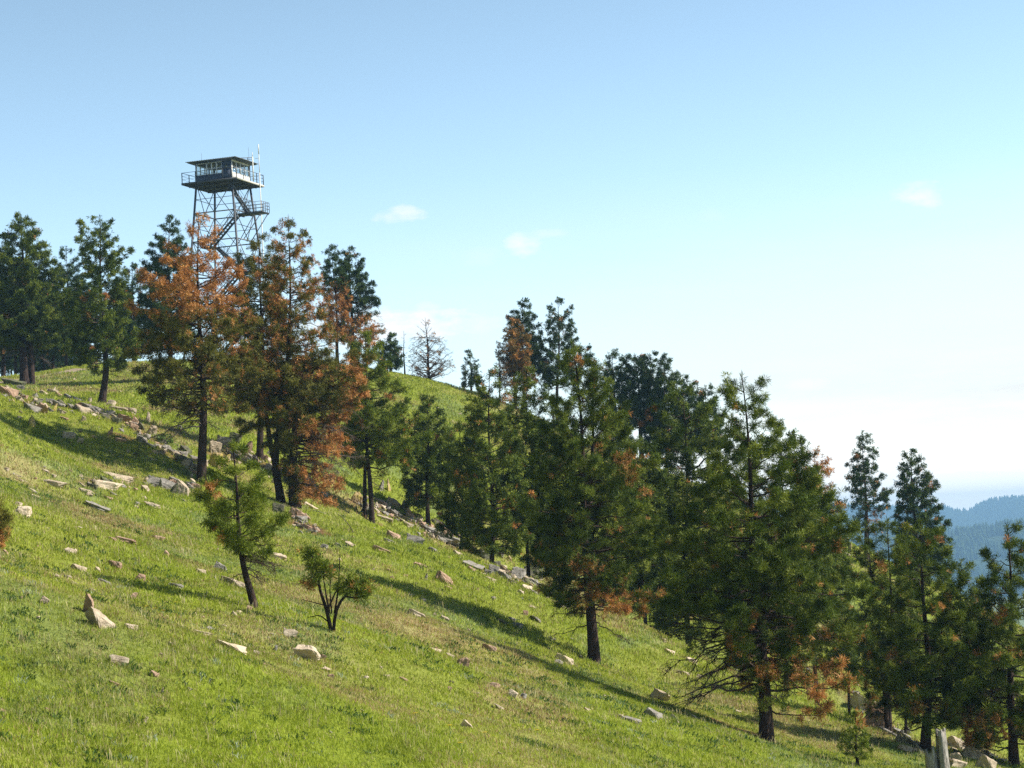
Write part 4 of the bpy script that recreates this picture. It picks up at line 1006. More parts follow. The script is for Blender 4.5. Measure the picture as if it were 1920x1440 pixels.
# ------------------------------------------------------------------ rocks
def rock_mat(name, c0, c1, c2, lichen, lk=.60):
    m, nt, nn, L = new_mat(name)
    out = N(nt, 'ShaderNodeOutputMaterial'); p = N(nt, 'ShaderNodeBsdfPrincipled', i_Roughness=.92); p.inputs['Specular IOR Level'].default_value = .2
    geo = N(nt, 'ShaderNodeNewGeometry'); n1 = N(nt, 'ShaderNodeTexNoise', i_Scale=5.0, i_Detail=9.0, i_Roughness=.72); L.new(geo.outputs['Position'], n1.inputs['Vector'])
    n2 = N(nt, 'ShaderNodeTexNoise', i_Scale=2.2, i_Detail=7.0, i_Roughness=.8); L.new(geo.outputs['Position'], n2.inputs['Vector'])
    mp = N(nt, 'ShaderNodeMapping'); mp.inputs['Rotation'].default_value = (0, R(24), 0); mp.inputs['Scale'].default_value = (1, 1, 7); L.new(geo.outputs['Position'], mp.inputs[0])
    st = N(nt, 'ShaderNodeTexNoise', i_Scale=2.4, i_Detail=6.0, i_Roughness=.7); L.new(mp.outputs[0], st.inputs['Vector'])
    r = ramp(nt, [(.28, c0), (.5, c1), (.72, c2)], n1.outputs['Fac'])
    li = ramp(nt, [(lk, (0, 0, 0)), (lk + .08, (1, 1, 1))], n2.outputs['Fac'])
    mx = N(nt, 'ShaderNodeMix', data_type='RGBA'); L.new(li.outputs[0], mx.inputs[0]); L.new(r.outputs[0], mx.inputs[6]); mx.inputs[7].default_value = (*lichen, 1)
    L.new(mx.outputs[2], p.inputs['Base Color'])
    ad = N(nt, 'ShaderNodeMath', operation='ADD'); L.new(st.outputs['Fac'], ad.inputs[0]); L.new(n1.outputs['Fac'], ad.inputs[1])
    b = N(nt, 'ShaderNodeBump'); b.inputs['Strength'].default_value = .65; b.inputs['Distance'].default_value = .06; L.new(ad.outputs[0], b.inputs['Height']); L.new(b.outputs[0], p.inputs['Normal'])
    L.new(p.outputs[0], out.inputs[0]); return m
RM = {'t': rock_mat('tan_rock', (.19, .14, .095), (.42, .335, .235), (.60, .51, .385), (.21, .205, .13)),
      'c': rock_mat('cream_rock', (.34, .25, .16), (.56, .45, .32), (.70, .60, .45), (.40, .36, .22), .66),
      'g': rock_mat('grey_rock', (.12, .105, .09), (.255, .23, .195), (.42, .385, .325), (.20, .22, .14)),
      'r': rock_mat('reddish_rock', (.18, .11, .075), (.37, .245, .165), (.51, .37, .27), (.33, .24, .15), .66),
      'd': rock_mat('dark_mossy_rock', (.05, .045, .035), (.11, .10, .07), (.20, .185, .13), (.12, .14, .045), .50),
      'y': rock_mat('yellow_lichened_rock', (.17, .12, .07), (.36, .26, .14), (.50, .40, .24), (.46, .36, .09), .47)}
NAMES = {'t': 'tan', 'c': 'cream', 'g': 'grey', 'r': 'reddish', 'd': 'dark mossy', 'y': 'yellow-lichened'}

def rock_mesh(seed, kind):
    rg = np.random.default_rng(seed)
    bm = bmesh.new()
    n = {'slab': 16, 'block': 15, 'point': 12}[kind]
    q = rg.uniform(-1, 1, (n, 3)); q /= np.abs(q).max(1, keepdims=True) ** .75
    if kind == 'slab': q[:, 2] = np.sign(q[:, 2]) * rg.uniform(.55, 1, n)
    if kind == 'point':
        q[:, :2] *= (1 - .62 * (q[:, 2:3] + 1) / 2)
    for p in q: bm.verts.new(p)
    r = bmesh.ops.convex_hull(bm, input=bm.verts)
    for v in [g for g in r['geom_interior'] if isinstance(g, bmesh.types.BMVert)]: bm.verts.remove(v)
    bmesh.ops.bevel(bm, geom=list(bm.edges), offset=.07, segments=1, affect='EDGES', clamp_overlap=True)
    bmesh.ops.triangulate(bm, faces=bm.faces)
    for _ in range(2): bmesh.ops.subdivide_edges(bm, edges=[e for e in bm.edges if e.calc_length() > .28], cuts=1, use_grid_fill=True); bmesh.ops.triangulate(bm, faces=bm.faces)
    co = np.array([v.co for v in bm.verts])
    f = (fbm(co[:, 0] * 2.2 + seed, co[:, 1] * 2.2 + co[:, 2] * 1.7, seed, 4) - .5) * .46 + (fbm(co[:, 0] * 6 + co[:, 1] * 4, co[:, 2] * 9 + seed, seed + 3, 2) - .5) * .22
    co *= (1 + f)[:, None]
    # bedding steps
    lay = np.floor((co[:, 2] + .3 * co[:, 0]) * 3.5); co[:, :2] *= (1 + .10 * (hash2(lay.astype(int), lay.astype(int) * 0 + seed, 5) - .5))[:, None]
    for v, c in zip(bm.verts, co): v.co = c
    me = bpy.data.meshes.new('rock'); bm.to_mesh(me); bm.free()
    return me
PROTO = {(k, i): rock_mesh(40 + i * 7 + j * 100, k) for j, k in enumerate(('slab', 'block', 'point')) for i in range(9)}
_rk = {}
def rock(u, v, w, h, c='t', label=None, kind=None, tilt=None, group=None, depth=None, name='rock', Y=None):
    """(u,v) = middle of the visible rock in photo pixels, w x h its visible size"""
    kind = kind or ('slab' if h < .55 * w else 'point' if h > 1.15 * w else 'block')
    P = hit(u, v + h * .42) if Y is None else on_ground(u, Y)
    if P is None: return
    m = P[1] / FPX
    key = (kind, int(rng.integers(0, 9)), c)
    if key not in _rk:
        me = PROTO[key[:2]].copy(); me.materials.append(RM[c]); _rk[key] = me
    o = bpy.data.objects.new(name, _rk[key]); col.objects.link(o)
    tilt = rng.uniform(12, 30) if tilt is None else tilt
    sx = w * m * .50; sz = h * m * (.72 if kind != 'slab' else .78) ; sy = (depth or rng.uniform(.6, .95) * max(sx, sz * .8))
    if kind == 'slab': sz = max(sz - abs(math.sin(R(tilt))) * sx * .40, sx * .27)
    if Y is None: Pm = W(u, v + h * .10, P[1] + sy * .35)
    else: Pm = P + np.array([0, 0, sz * .6])
    o.location = Pm
    o.scale = (sx, sy, sz)
    o.rotation_euler = (R(rng.uniform(-8, 8)), R(tilt), R(rng.uniform(-22, 22)))
    tag(o, label or SMALL[c][0], 'rock', group or (SMALL[c][1] if not label else 'rocks of the slope'))
    return o
SMALL = {'t': ('small tan stone lying loose in the slope grass, one of many alike', 'small tan stones in the grass'),
         'c': ('small pale cream stone in the slope grass, one of many alike', 'small cream stones in the grass'),
         'g': ('small grey stone half sunk in the slope grass, one of many alike', 'small grey stones in the grass'),
         'r': ('small reddish stone lying in the slope grass, one of many alike', 'small reddish stones in the grass'),
         'd': ('small dark stone in the shaded rock band, one of many alike', 'small dark stones in the rock band'),
         'y': ('small yellowish stone in the rock band, one of many alike', 'small yellowish stones in the rock band')}
ROCKS = [
 # open slope, picture left and foot
 (164,1134,24,38,'r','upright orange rock just above the tall grey-tan pointed rock','block',12),
 (187,1165,60,30,'t','tall cracked grey-tan rock leaning below the upright orange rock','slab',50),
 (222,1242,36,20,'t','rough tan rock well below the leaning pair of rocks'),
 (249,1176,26,9,'t','thin flat tan stone right of the leaning pair of rocks'),
 (292,1265,22,11,'r'),(214,1282,22,7,'r'),(303,1297,9,15,'c'),(274,1350,10,14,'c','lone pale stone standing in the lush foot of the slope'),(345,1427,6,6,'c'),
 (85,1126,20,14,'t','rounded tan stone in the grass below the bordered rusty sapling'),(40,1123,8,8,'r'),
 (250,1118,20,16,'r','pointed orange rock at the lower edge of the lone pine shadow','point'),
 (262,1083,20,14,'r','brown rock inside the lone pine shadow'),(195,1092,28,10,'g','long grey stone in the far tip of the lone pine shadow'),(331,1100,30,10,'g','grey slab at the middle of the lone pine shadow'),
 (147,1066,28,12,'t','tan broken rock just above the tip of the lone pine shadow'),(215,1059,30,15,'r','orange tilted slab above the lone pine shadow'),(183,1068,9,9,'c'),(128,1083,16,7,'t'),(142,1094,18,6,'t'),(171,1107,12,6,'t'),(104,1080,12,8,'t'),
 (376,1073,20,10,'t'),(414,1064,28,16,'g','rounded grey stone left of the lone pine trunk'),(436,1092,46,17,'t','long grey-tan slab touching the lone pine trunk'),(402,1085,8,7,'g'),(448,1148,14,8,'c'),(467,1141,10,8,'r'),
 (432,1214,56,16,'c','long flat cream slab below the lone pine'),(380,1188,36,9,'t','thin flat tan slab below and left of the lone pine'),(394,1180,14,7,'g'),(420,1175,10,6,'t'),
 (542,1188,26,18,'c','blocky cream rock left of the forked sapling foot'),(516,1216,12,14,'g','small upright grey rock beside the big slanted cream block','point'),
 (571,1226,52,32,'c','big slanted cream block with a crack, below the forked sapling','block',-24),
 (604,1233,14,10,'r'),(612,1256,16,8,'c'),(500,1250,18,9,'r'),(620,1268,12,8,'r'),(757,1274,18,7,'r'),(686,1271,12,8,'t'),(480,1225,12,8,'t'),
 (873,1361,30,18,'c','lone rounded cream boulder on the lower grass'),
 (868,1243,20,18,'r','cubic dark brown rock on the dry belt','block'),(917,1215,28,13,'r','reddish rock at the edge of the long pine shadow'),(814,1220,26,9,'c','flat cream stone left of the cubic brown rock'),(846,1231,20,9,'t'),(846,1280,10,6,'t'),(843,1292,8,8,'r'),
 (927,1287,20,12,'r'),(960,1303,18,14,'c','cream stone of the close pair low on the slope'),(960,1314,10,6,'t'),(981,1306,12,10,'g'),(935,1326,24,8,'t'),(895,1300,8,5,'t'),
 (780,1151,32,12,'t','dark-ended tan slab below the long pine shadow','slab',26),(834,1160,18,8,'t'),(816,1152,8,6,'t'),(878,1183,12,8,'t'),
 (836,1086,40,17,'r','broad orange-red slab above the long pine shadow','slab',24),(841,1103,16,7,'r'),(799,1083,10,14,'g','small upright grey stone left of the orange-red slab','point'),(790,1060,27,6,'r','thin red slab above the upright grey stone'),(730,1070,12,6,'r'),(735,1083,8,5,'r'),(742,1110,8,11,'r'),(896,1105,6,7,'r'),(771,1117,14,8,'g'),(792,1125,12,7,'g'),(826,1130,8,6,'r'),(700,1068,8,5,'t'),
 (1058,1236,34,16,'c','cream boulder in the grass left of the double-topped pine foot'),(1047,1241,18,10,'g','grey stone tucked under the cream boulder'),(1088,1233,10,8,'d'),
 (1237,1306,36,20,'t','brown-grey boulder in the biggest pine shadow','block'),(1230,1341,42,18,'g','ridged grey rock below the brown-grey boulder','slab',28),(1185,1350,40,10,'g','low flat grey rock left of the ridged grey rock'),(1262,1345,18,10,'t'),(1302,1345,16,9,'c','pale narrow stone left of the biggest pine litter','slab',35),
 (1133,1357,8,6,'c'),(1195,1385,18,6,'c'),(1190,1371,20,5,'t'),(970,1173,22,10,'g'),(940,1167,20,9,'d'),(1100,1330,12,5,'t'),(1270,1355,10,6,'t'),(975,1176,8,8,'c'),(1035,1198,14,6,'g'),(1073,1200,12,6,'g'),
 (1005,1162,28,9,'g','grey slab on the slope below the mid rock band','slab',26),(985,1150,10,9,'r'),(1050,1135,34,11,'c','pale flat slab left of the double-topped pine lower boughs','slab',28),(1000,1140,16,6,'t'),
 # rock band along the edge of the slope
 (776,1012,34,17,'g','grey tilted block on the slope edge with sunlit face','block',26),(742,1005,32,11,'r','pink slab left of the grey tilted block','slab',26),(716,1031,36,10,'r','orange strip of rock on the slope below the pink slab','slab',24),(729,1014,20,6,'g'),(813,1032,22,9,'g'),
 (832,1008,58,16,'g','largest grey slab of the edge band, beside the fallen log','slab',20),(802,992,38,11,'g','grey slab stacked above the largest grey slab','slab',16),(856,1022,20,11,'g'),
 (770,966,22,13,'r','small reddish block left of the mid green pine foot'),(757,950,22,20,'t','upright tan block in the edge band by the paired trunks','block'),(738,945,26,18,'t','tan block behind the paired trunks','block'),(784,978,18,12,'t'),(720,972,34,9,'t','flat tan slab at the paired trunks foot','slab',18),(790,985,16,12,'r'),(765,985,18,9,'t'),(735,960,22,9,'g'),(752,975,24,7,'t'),
 (888,1062,40,9,'g','flat grey slab between fallen log and mossy boulder','slab',24),(925,1068,20,14,'g','grey block at the start of the mid rock pile'),(945,1080,28,13,'g','grey slab in the middle of the mid rock pile'),(972,1076,30,20,'g','rounded grey boulder of the mid rock pile','block'),(1000,1073,40,20,'d','dark mossy boulder behind the mid rock pile','block'),(1003,1093,26,10,'g'),(990,1104,22,10,'c','pale stone below the mid rock pile'),(920,1087,26,8,'t'),(960,1092,18,8,'t'),(1020,1100,20,8,'r'),(978,1110,14,6,'t'),(905,1078,12,6,'t'),
 (1022,1050,14,16,'r'),(1035,1065,22,10,'t'),(1005,1040,10,14,'t'),(905,1040,28,14,'d','dark rock under the end of the fallen log','block'),(935,1038,20,10,'g'),(955,1048,10,10,'y'),
 (1168,1082,20,18,'t','sunlit tan rock behind the double-topped pine','block'),(1188,1090,24,10,'g'),(1198,1070,14,30,'r','narrow reddish standing rock behind the double-topped pine','point'),(1213,1105,24,9,'t'),(1232,1120,22,9,'t'),(1250,1133,24,9,'c'),(1265,1140,12,6,'t'),
 (1255,1222,20,8,'c'),(1300,1240,26,9,'c','pale slab in the grass left of the biggest pine','slab',26),(1315,1270,20,8,'t'),(1280,1262,24,8,'t'),(1345,1290,26,9,'c'),(1246,1200,12,6,'t'),(1385,1335,14,6,'t'),
 # left rock band
 (15,736,34,16,'r','pinkish block at the picture border below the path'),(26,720,40,14,'d','dark low rock beside the path end'),(38,728,16,10,'g'),
 (55,762,30,9,'r','pink slab of the stepped pair below the big green pine','slab',38),(77,767,24,18,'r','pink rock of the stepped pair with dark top','block',30),(85,738,22,8,'t'),(100,735,22,9,'t'),(101,731,7,12,'t'),(112,740,14,5,'r'),(93,752,18,10,'g'),(103,764,9,16,'y','yellowish upright stone in the left rock band','point'),
 (130,744,22,7,'g'),(133,764,22,10,'g'),(60,790,15,25,'y','lone upright lichened stone in the grass left of the shadow','point',2),(38,774,8,6,'t'),(36,783,10,6,'t'),
 (120,786,14,7,'r'),(152,762,18,10,'r'),(170,765,44,15,'g','grey shaded slab at the leaning pine foot','slab',20),(168,752,12,16,'t'),(208,758,16,14,'t'),(222,768,36,10,'t','flat sunlit slab just right of the leaning pine','slab',10),(246,773,26,13,'t','rounded tan slab end right of the flat sunlit slab','slab',12),
 (206,775,16,12,'g'),(230,786,28,14,'r','reddish block under the flat sunlit slab','block'),(254,790,14,14,'r'),(216,790,16,12,'d'),(278,783,13,20,'t','sharp pointed tan stone in the left rock band','point',0),(262,800,20,14,'d'),(284,807,18,20,'t','squarish tan rock below the sharp pointed stone','block'),(250,802,16,12,'r'),(300,820,20,14,'d','dark angular rock right of the squarish tan rock','block'),(319,806,14,9,'t'),(336,802,9,8,'g'),
 (207,811,12,20,'r','upright red rock in the left rock band','point',14),(228,826,26,9,'r','flat reddish slab under the upright red rock','slab',16),(268,826,26,14,'g'),(282,836,20,8,'g'),(301,838,26,9,'g'),(320,846,22,9,'g'),(330,852,16,10,'t'),(348,845,22,16,'d'),(340,862,18,14,'d'),(355,868,14,14,'g'),
 (176,820,13,6,'r'),(128,817,24,16,'t','dark-fronted tan rock in the upper shadow edge','block'),(150,827,12,11,'t'),(290,848,12,6,'t'),(60,823,7,4,'t'),(318,882,12,5,'t'),(240,847,8,6,'t'),
 # left middle outcrops
 (215,894,56,10,'t','overhanging tan cap slab of the left outcrop','slab',14),(205,912,64,20,'c','broad cracked tan ledge under the cap slab','slab',12),(165,922,34,8,'t','low tan rock left of the cracked ledge','slab',10),(103,908,44,15,'t','cracked tan rock left of the broad outcrop','slab',14),(40,901,20,5,'t'),(36,893,16,5,'t'),(12,880,10,6,'t'),(60,919,20,6,'t'),(68,932,18,6,'t'),(100,893,10,6,'t'),(85,884,14,7,'t'),
 (40,958,36,18,'c','cream twin boulder near the picture border','block',6),(34,946,14,8,'t'),(184,952,48,13,'g','grey ridged slab alone in the grass below the left outcrop','slab',24),(270,917,24,12,'t','tan rounded rock before the dark outcrop','block'),(284,946,36,10,'t','low tan rock pair below the dark outcrop','slab',14),(257,944,11,7,'g'),(203,934,18,7,'r'),(270,934,10,6,'c'),(255,951,10,6,'t'),(95,942,10,5,'c'),
 (290,903,34,18,'g','shaded grey rock of the dark outcrop, left half','block'),(312,912,30,20,'g','shaded grey rock of the dark outcrop, middle'),(326,918,18,30,'d'),(342,918,30,28,'t','brown sunlit end rock of the dark outcrop','block'),(361,903,12,10,'c'),(366,912,18,10,'r'),
 (192,985,10,5,'t'),(209,1010,18,7,'r'),(235,1013,42,10,'r','long pinkish flat rock in mid slope grass','slab',14),(300,1010,26,10,'r','pinkish rock right of the long pinkish flat one'),(312,1038,10,10,'r'),(320,983,10,5,'c'),(270,983,16,5,'t'),(150,990,10,5,'t'),(130,1035,20,10,'t','tan rock pair with pale side in mid slope grass'),(140,1034,8,9,'c'),(8,1036,16,10,'r','orange stone under the bordered rusty sapling'),
 # behind the orange pine
 (402,842,22,24,'t','shaded tan boulder right of the orange-topped pine trunk','block'),(418,828,30,20,'t'),(404,866,24,28,'y','yellow-streaked boulder behind the small lone pine tip','block',8),(440,824,24,20,'d'),(464,842,22,36,'r','pinkish leaning slab behind the narrow olive pine trunk','point',24),(450,850,16,20,'t'),(478,862,16,14,'r'),(495,860,14,12,'r'),(510,850,16,14,'g'),(425,862,16,22,'y'),
 (592,884,20,28,'y','green-yellow boulder under the drooping orange boughs','point',0),(615,900,26,20,'y','mossy yellow rock low under the drooping orange boughs','block'),(580,905,34,14,'g'),(600,925,30,12,'g'),(578,895,14,20,'t'),
 (560,966,40,18,'r','pinkish ribbed boulder at the foot of the two dark trunks','slab',32),(521,955,22,18,'d','dark lumpy rock left of the twin dark trunks','block'),(577,988,28,7,'r'),(560,984,20,7,'r'),(595,993,16,6,'r'),(583,950,32,8,'c','white-edged slab right of the thick dark trunk','slab',34),(600,962,26,6,'g'),
 (668,935,20,22,'y','yellowish block left of the paired trunks','block'),(684,962,20,14,'d'),(714,912,16,24,'g'),(728,910,10,24,'y','yellow upright rock behind the mid green pine','point',0),(520,905,20,10,'t'),(535,885,20,14,'t'),(502,875,14,12,'t'),
 (520,1044,34,12,'c','pale slab pair right of the lone pine trunk','slab',14),(645,1015,14,6,'t'),(656,1022,18,8,'t'),(632,1022,12,7,'g'),(608,1025,14,8,'g'),(574,1048,8,6,'t'),(636,1050,8,6,'c'),
 # right edge
 (1640,1345,44,52,'r','big orange-tan split boulder right of the biggest pine','block',30),(1612,1318,40,26,'t','long tan ledge above the split boulder','slab',34),(1655,1330,24,30,'t','tan rock against the slim two-stemmed pine','block',26),
 (1690,1378,40,14,'g','grey layered rock behind the thick straight pine foot','slab',30),(1712,1392,40,12,'g','second grey layered rock nearer the thick straight pine','slab',30),(1700,1404,36,10,'t'),
 (1795,1396,40,22,'t','long layered tan rock right of the stump','slab',36),(1825,1414,40,24,'t','tan layered rock farther right of the stump','slab',36),(1790,1420,22,16,'t','rounded tan boulder touching the stump','block'),(1800,1434,44,18,'t'),(1850,1432,36,24,'t','striped tan ledge left of the bordered pine','slab',34),(1722,1408,24,6,'c'),
 (1594,1028,12,22,'r','pink rock pinnacle on the far brow',"point",0),(1660,968,8,34,'r','slim pinkish rock pillar before the blue hills','point',0),(1586,1040,16,8,'t'),(1604,1046,14,7,'t'),(1620,1075,16,6,'t'),(1655,1100,16,8,'t'),(1570,1015,12,8,'t'),
 # hilltop
 (140,712,6,4,'c'),(152,720,6,4,'c'),(170,728,6,4,'c'),(225,735,8,5,'c'),(850,790,7,4,'c'),(862,776,7,4,'c'),(820,765,6,4,'c'),(178,682,10,6,'r'),
]
for r in ROCKS:
    u, v, w, h, c = r[:5]; lab = r[5] if len(r) > 5 else None
    rock(u, v, w, h, c, lab, r[6] if len(r) > 6 else None, r[7] if len(r) > 7 else None)
# rubble too small and too plentiful to count: chips along the rock bands, pebbles in the grass
def rubble():
    base = {}
    for k in (('slab', 1), ('block', 2), ('block', 4), ('slab', 5), ('point', 3)):
        me = PROTO[k]; n = len(me.vertices); co = np.empty(n * 3); me.vertices.foreach_get('co', co); me.calc_loop_triangles(); t = np.empty(len(me.loop_triangles) * 3, int); me.loop_triangles.foreach_get('vertices', t)
        base[k] = (co.reshape(-1, 3), t.reshape(-1, 3))
    keys = list(base)
    acc = {c: MB() for c in 'tgrd'}
    def put(u, v, w, cs):
        P = hit(u, v)
        if P is None or P[1] > 150: return
        m = P[1] / FPX; s = w * m * .6; co, t = base[keys[int(rng.integers(0, len(keys)))]]
        M_ = np.array(Matrix.Rotation(R(rng.uniform(5, 40)), 3, 'Y') @ Matrix.Rotation(rng.uniform(0, 6.28), 3, 'Z'))
        V = (co * [s, s * rng.uniform(.5, .9), s * rng.uniform(.35, .8)]) @ M_.T + P + [0, 0, s * .15]
        acc[cs[int(rng.integers(0, len(cs)))]].add(V, t)
    for band in BANDS:
        for (a, b) in zip(band[:-1], band[1:]):
            L_ = math.hypot(b[0] - a[0], b[1] - a[1])
            for k in range(int(L_ * .55)):
                q = rng.uniform(); put(a[0] + (b[0] - a[0]) * q + rng.normal(0, 5), a[1] + (b[1] - a[1]) * q + rng.normal(0, 8), rng.gamma(3, 2.6) + 3, 'ttgrgd')
    for k in range(330): put(rng.uniform(0, 1600), rng.uniform(880, 1430), rng.gamma(2.2, 1.7) + 2, 'ttgr')
    for k in range(60): put(rng.uniform(60, 420), rng.uniform(700, 900), rng.gamma(2.2, 1.7) + 2, 'ttgr')
    for c, lab in (('t', 'tan'), ('g', 'grey'), ('r', 'reddish'), ('d', 'dark')):
        o = acc[c].build('rubble', RM[c]); tag(o, lab + ' stone chips strewn along the rock bands and through the grass', 'rubble', kind='stuff')
rubble()

# ------------------------------------------------------------------ stump, fallen log, sticks
M_GREYWOOD = bark_mat('weathered_grey_wood', (.10, .085, .07), (.32, .29, .25), (.55, .51, .45))
M_LOG = bark_mat('fallen_log_bark', (.03, .022, .018), (.10, .075, .06), (.20, .16, .13))
def stump():
    B = on_ground(1762, 47.5); vb = proj(B)[1]; m = B[1] / FPX
    root = empty('tree_stump', B); tag(root, 'weathered silver-grey stump with hollow split top beside the thick straight pine', 'stump')
    def shell(cx, r, h, a0, a1, jag, seed, thick):
        rg = np.random.default_rng(seed); S = 22; K = 9
        a = np.linspace(a0, a1, S); V = []
        top = h * (1 - jag * np.abs(np.sin(a * 1.7 + seed)) - .12 * rg.uniform(size=S))
        for lay, rr in ((0, 1.0), (1, 1 - thick)):
            for k in range(K):
                t = k / (K - 1); rad = r * rr * (1.25 - .35 * t ** .6) * (1 + .07 * np.sin(a * 5 + seed) + .05 * rg.normal(size=S) * .4)
                lean = .10 * t * h
                V.append(np.c_[cx + np.cos(a) * rad - lean * .3, np.sin(a) * rad, -.3 + (top + .3) * t])
        V = np.array(V).reshape(2, K, S, 3); F = []
        id_ = lambda l, k, s: (l * K + k) * S + s
        for k in range(K - 1):
            for s in range(S - 1):
                F.append([id_(0, k, s), id_(0, k, s + 1), id_(0, k + 1, s + 1), id_(0, k + 1, s)]); F.append([id_(1, k, s), id_(1, k + 1, s), id_(1, k + 1, s + 1), id_(1, k, s + 1)])
            for s in (0, S - 1): F.append([id_(0, k, s), id_(0, k + 1, s), id_(1, k + 1, s), id_(1, k, s)])
        for s in range(S - 1): F.append([id_(0, K - 1, s), id_(0, K - 1, s + 1), id_(1, K - 1, s + 1), id_(1, K - 1, s)])
        return V.reshape(-1, 3), np.array(F)
    hgt_m = (vb - 1362) * m
    x = MB(); x.add(*shell(.14, .17, hgt_m, -2.3, 2.6, .10, 3, .45)); x.build('trunk', M_GREYWOOD, root, smooth=True)
    x = MB(); x.add(*shell(-.20, .18, (vb - 1396) * m, -3.6, 1.0, .25, 8, .4)); x.build('broken_half', M_GREYWOOD, root, smooth=True)
stump()
def log(pts_, r0, r1, label, mat, name='fallen_log', cat='log', twigs=0):
    P = [hit(u, v) for u, v in pts_]; P = np.stack(P); s_ = np.linspace(0, 1, 14); P = np.stack([np.interp(s_, np.linspace(0, 1, len(P)), P[:, k]) for k in range(3)], 1)
    P[:, 2] = np.maximum(P[:, 2], hgt(P[:, 0], P[:, 1])) + r0 * .7
    B = P[0].copy(); x = MB(); x.tube(P - B, np.linspace(r0, r1, 14), 9)
    for k in range(twigs):
        i = rng.integers(3, 12); e = P[i] + np.array([rng.uniform(-.3, .3), rng.uniform(-.3, .3), rng.uniform(.2, .5)]); x.tube(np.stack([P[i] - B, (P[i] + e) / 2 - B, e - B]), [.02, .015, .008], 5)
    o = x.build(name, mat, None, smooth=True); o.location = B; tag(o, label, cat)
log([(815, 978), (850, 1002), (893, 1034)], .14, .08, 'dark fallen log lying down the slope edge beside the grey slabs', M_LOG, twigs=3)
log([(1648, 1368), (1690, 1390), (1728, 1412)], .10, .05, 'thin grey fallen trunk lying behind the thick straight pine foot', M_GREYWOOD, twigs=2)
def stick(pts_, r, label, Y0):
    P = np.stack([W(u, v, Y0) for u, v in pts_]); P[0, 2] = hgt(P[0, 0], P[0, 1]) - .05
    B = P[0].copy(); x = MB(); x.tube(P - B, np.linspace(r, r * .3, len(P)), 6); o = x.build('dead_branch', M_LOG); o.location = B; tag(o, label, 'branch')
q = hit(172, 744); stick([(172, 744), (177, 740), (183, 734)], .05, 'short broken dead branch poking up left of the leaning pine', q[1])
q = hit(664, 1000); stick([(664, 1000), (655, 985), (640, 968), (630, 963)], .025, 'thin curved dead twig standing in the grass under the drooping orange boughs', q[1])
# ------------------------------------------------------------------ grass
def grass_mat():
    m, nt, nn, L = new_mat('grass_blades')
    out = N(nt, 'ShaderNodeOutputMaterial'); at = N(nt, 'ShaderNodeAttribute', attribute_name='tint')
    d = N(nt, 'ShaderNodeBsdfPrincipled', i_Roughness=.6); d.inputs['Specular IOR Level'].default_value = .25
    t = N(nt, 'ShaderNodeBsdfTranslucent'); mx = N(nt, 'ShaderNodeMixShader'); mx.inputs[0].default_value = .35
    L.new(at.outputs['Color'], d.inputs['Base Color']); L.new(at.outputs['Color'], t.inputs['Color'])
    L.new(d.outputs[0], mx.inputs[1]); L.new(t.outputs[0], mx.inputs[2]); L.new(mx.outputs[0], out.inputs[0]); return m
M_GRASS = grass_mat()
def pick(c1, c2, n):
    k = rng.uniform(0, 1, (n, 1)); return np.array(c1) * (1 - k) + np.array(c2) * k
PV, PT = [], []
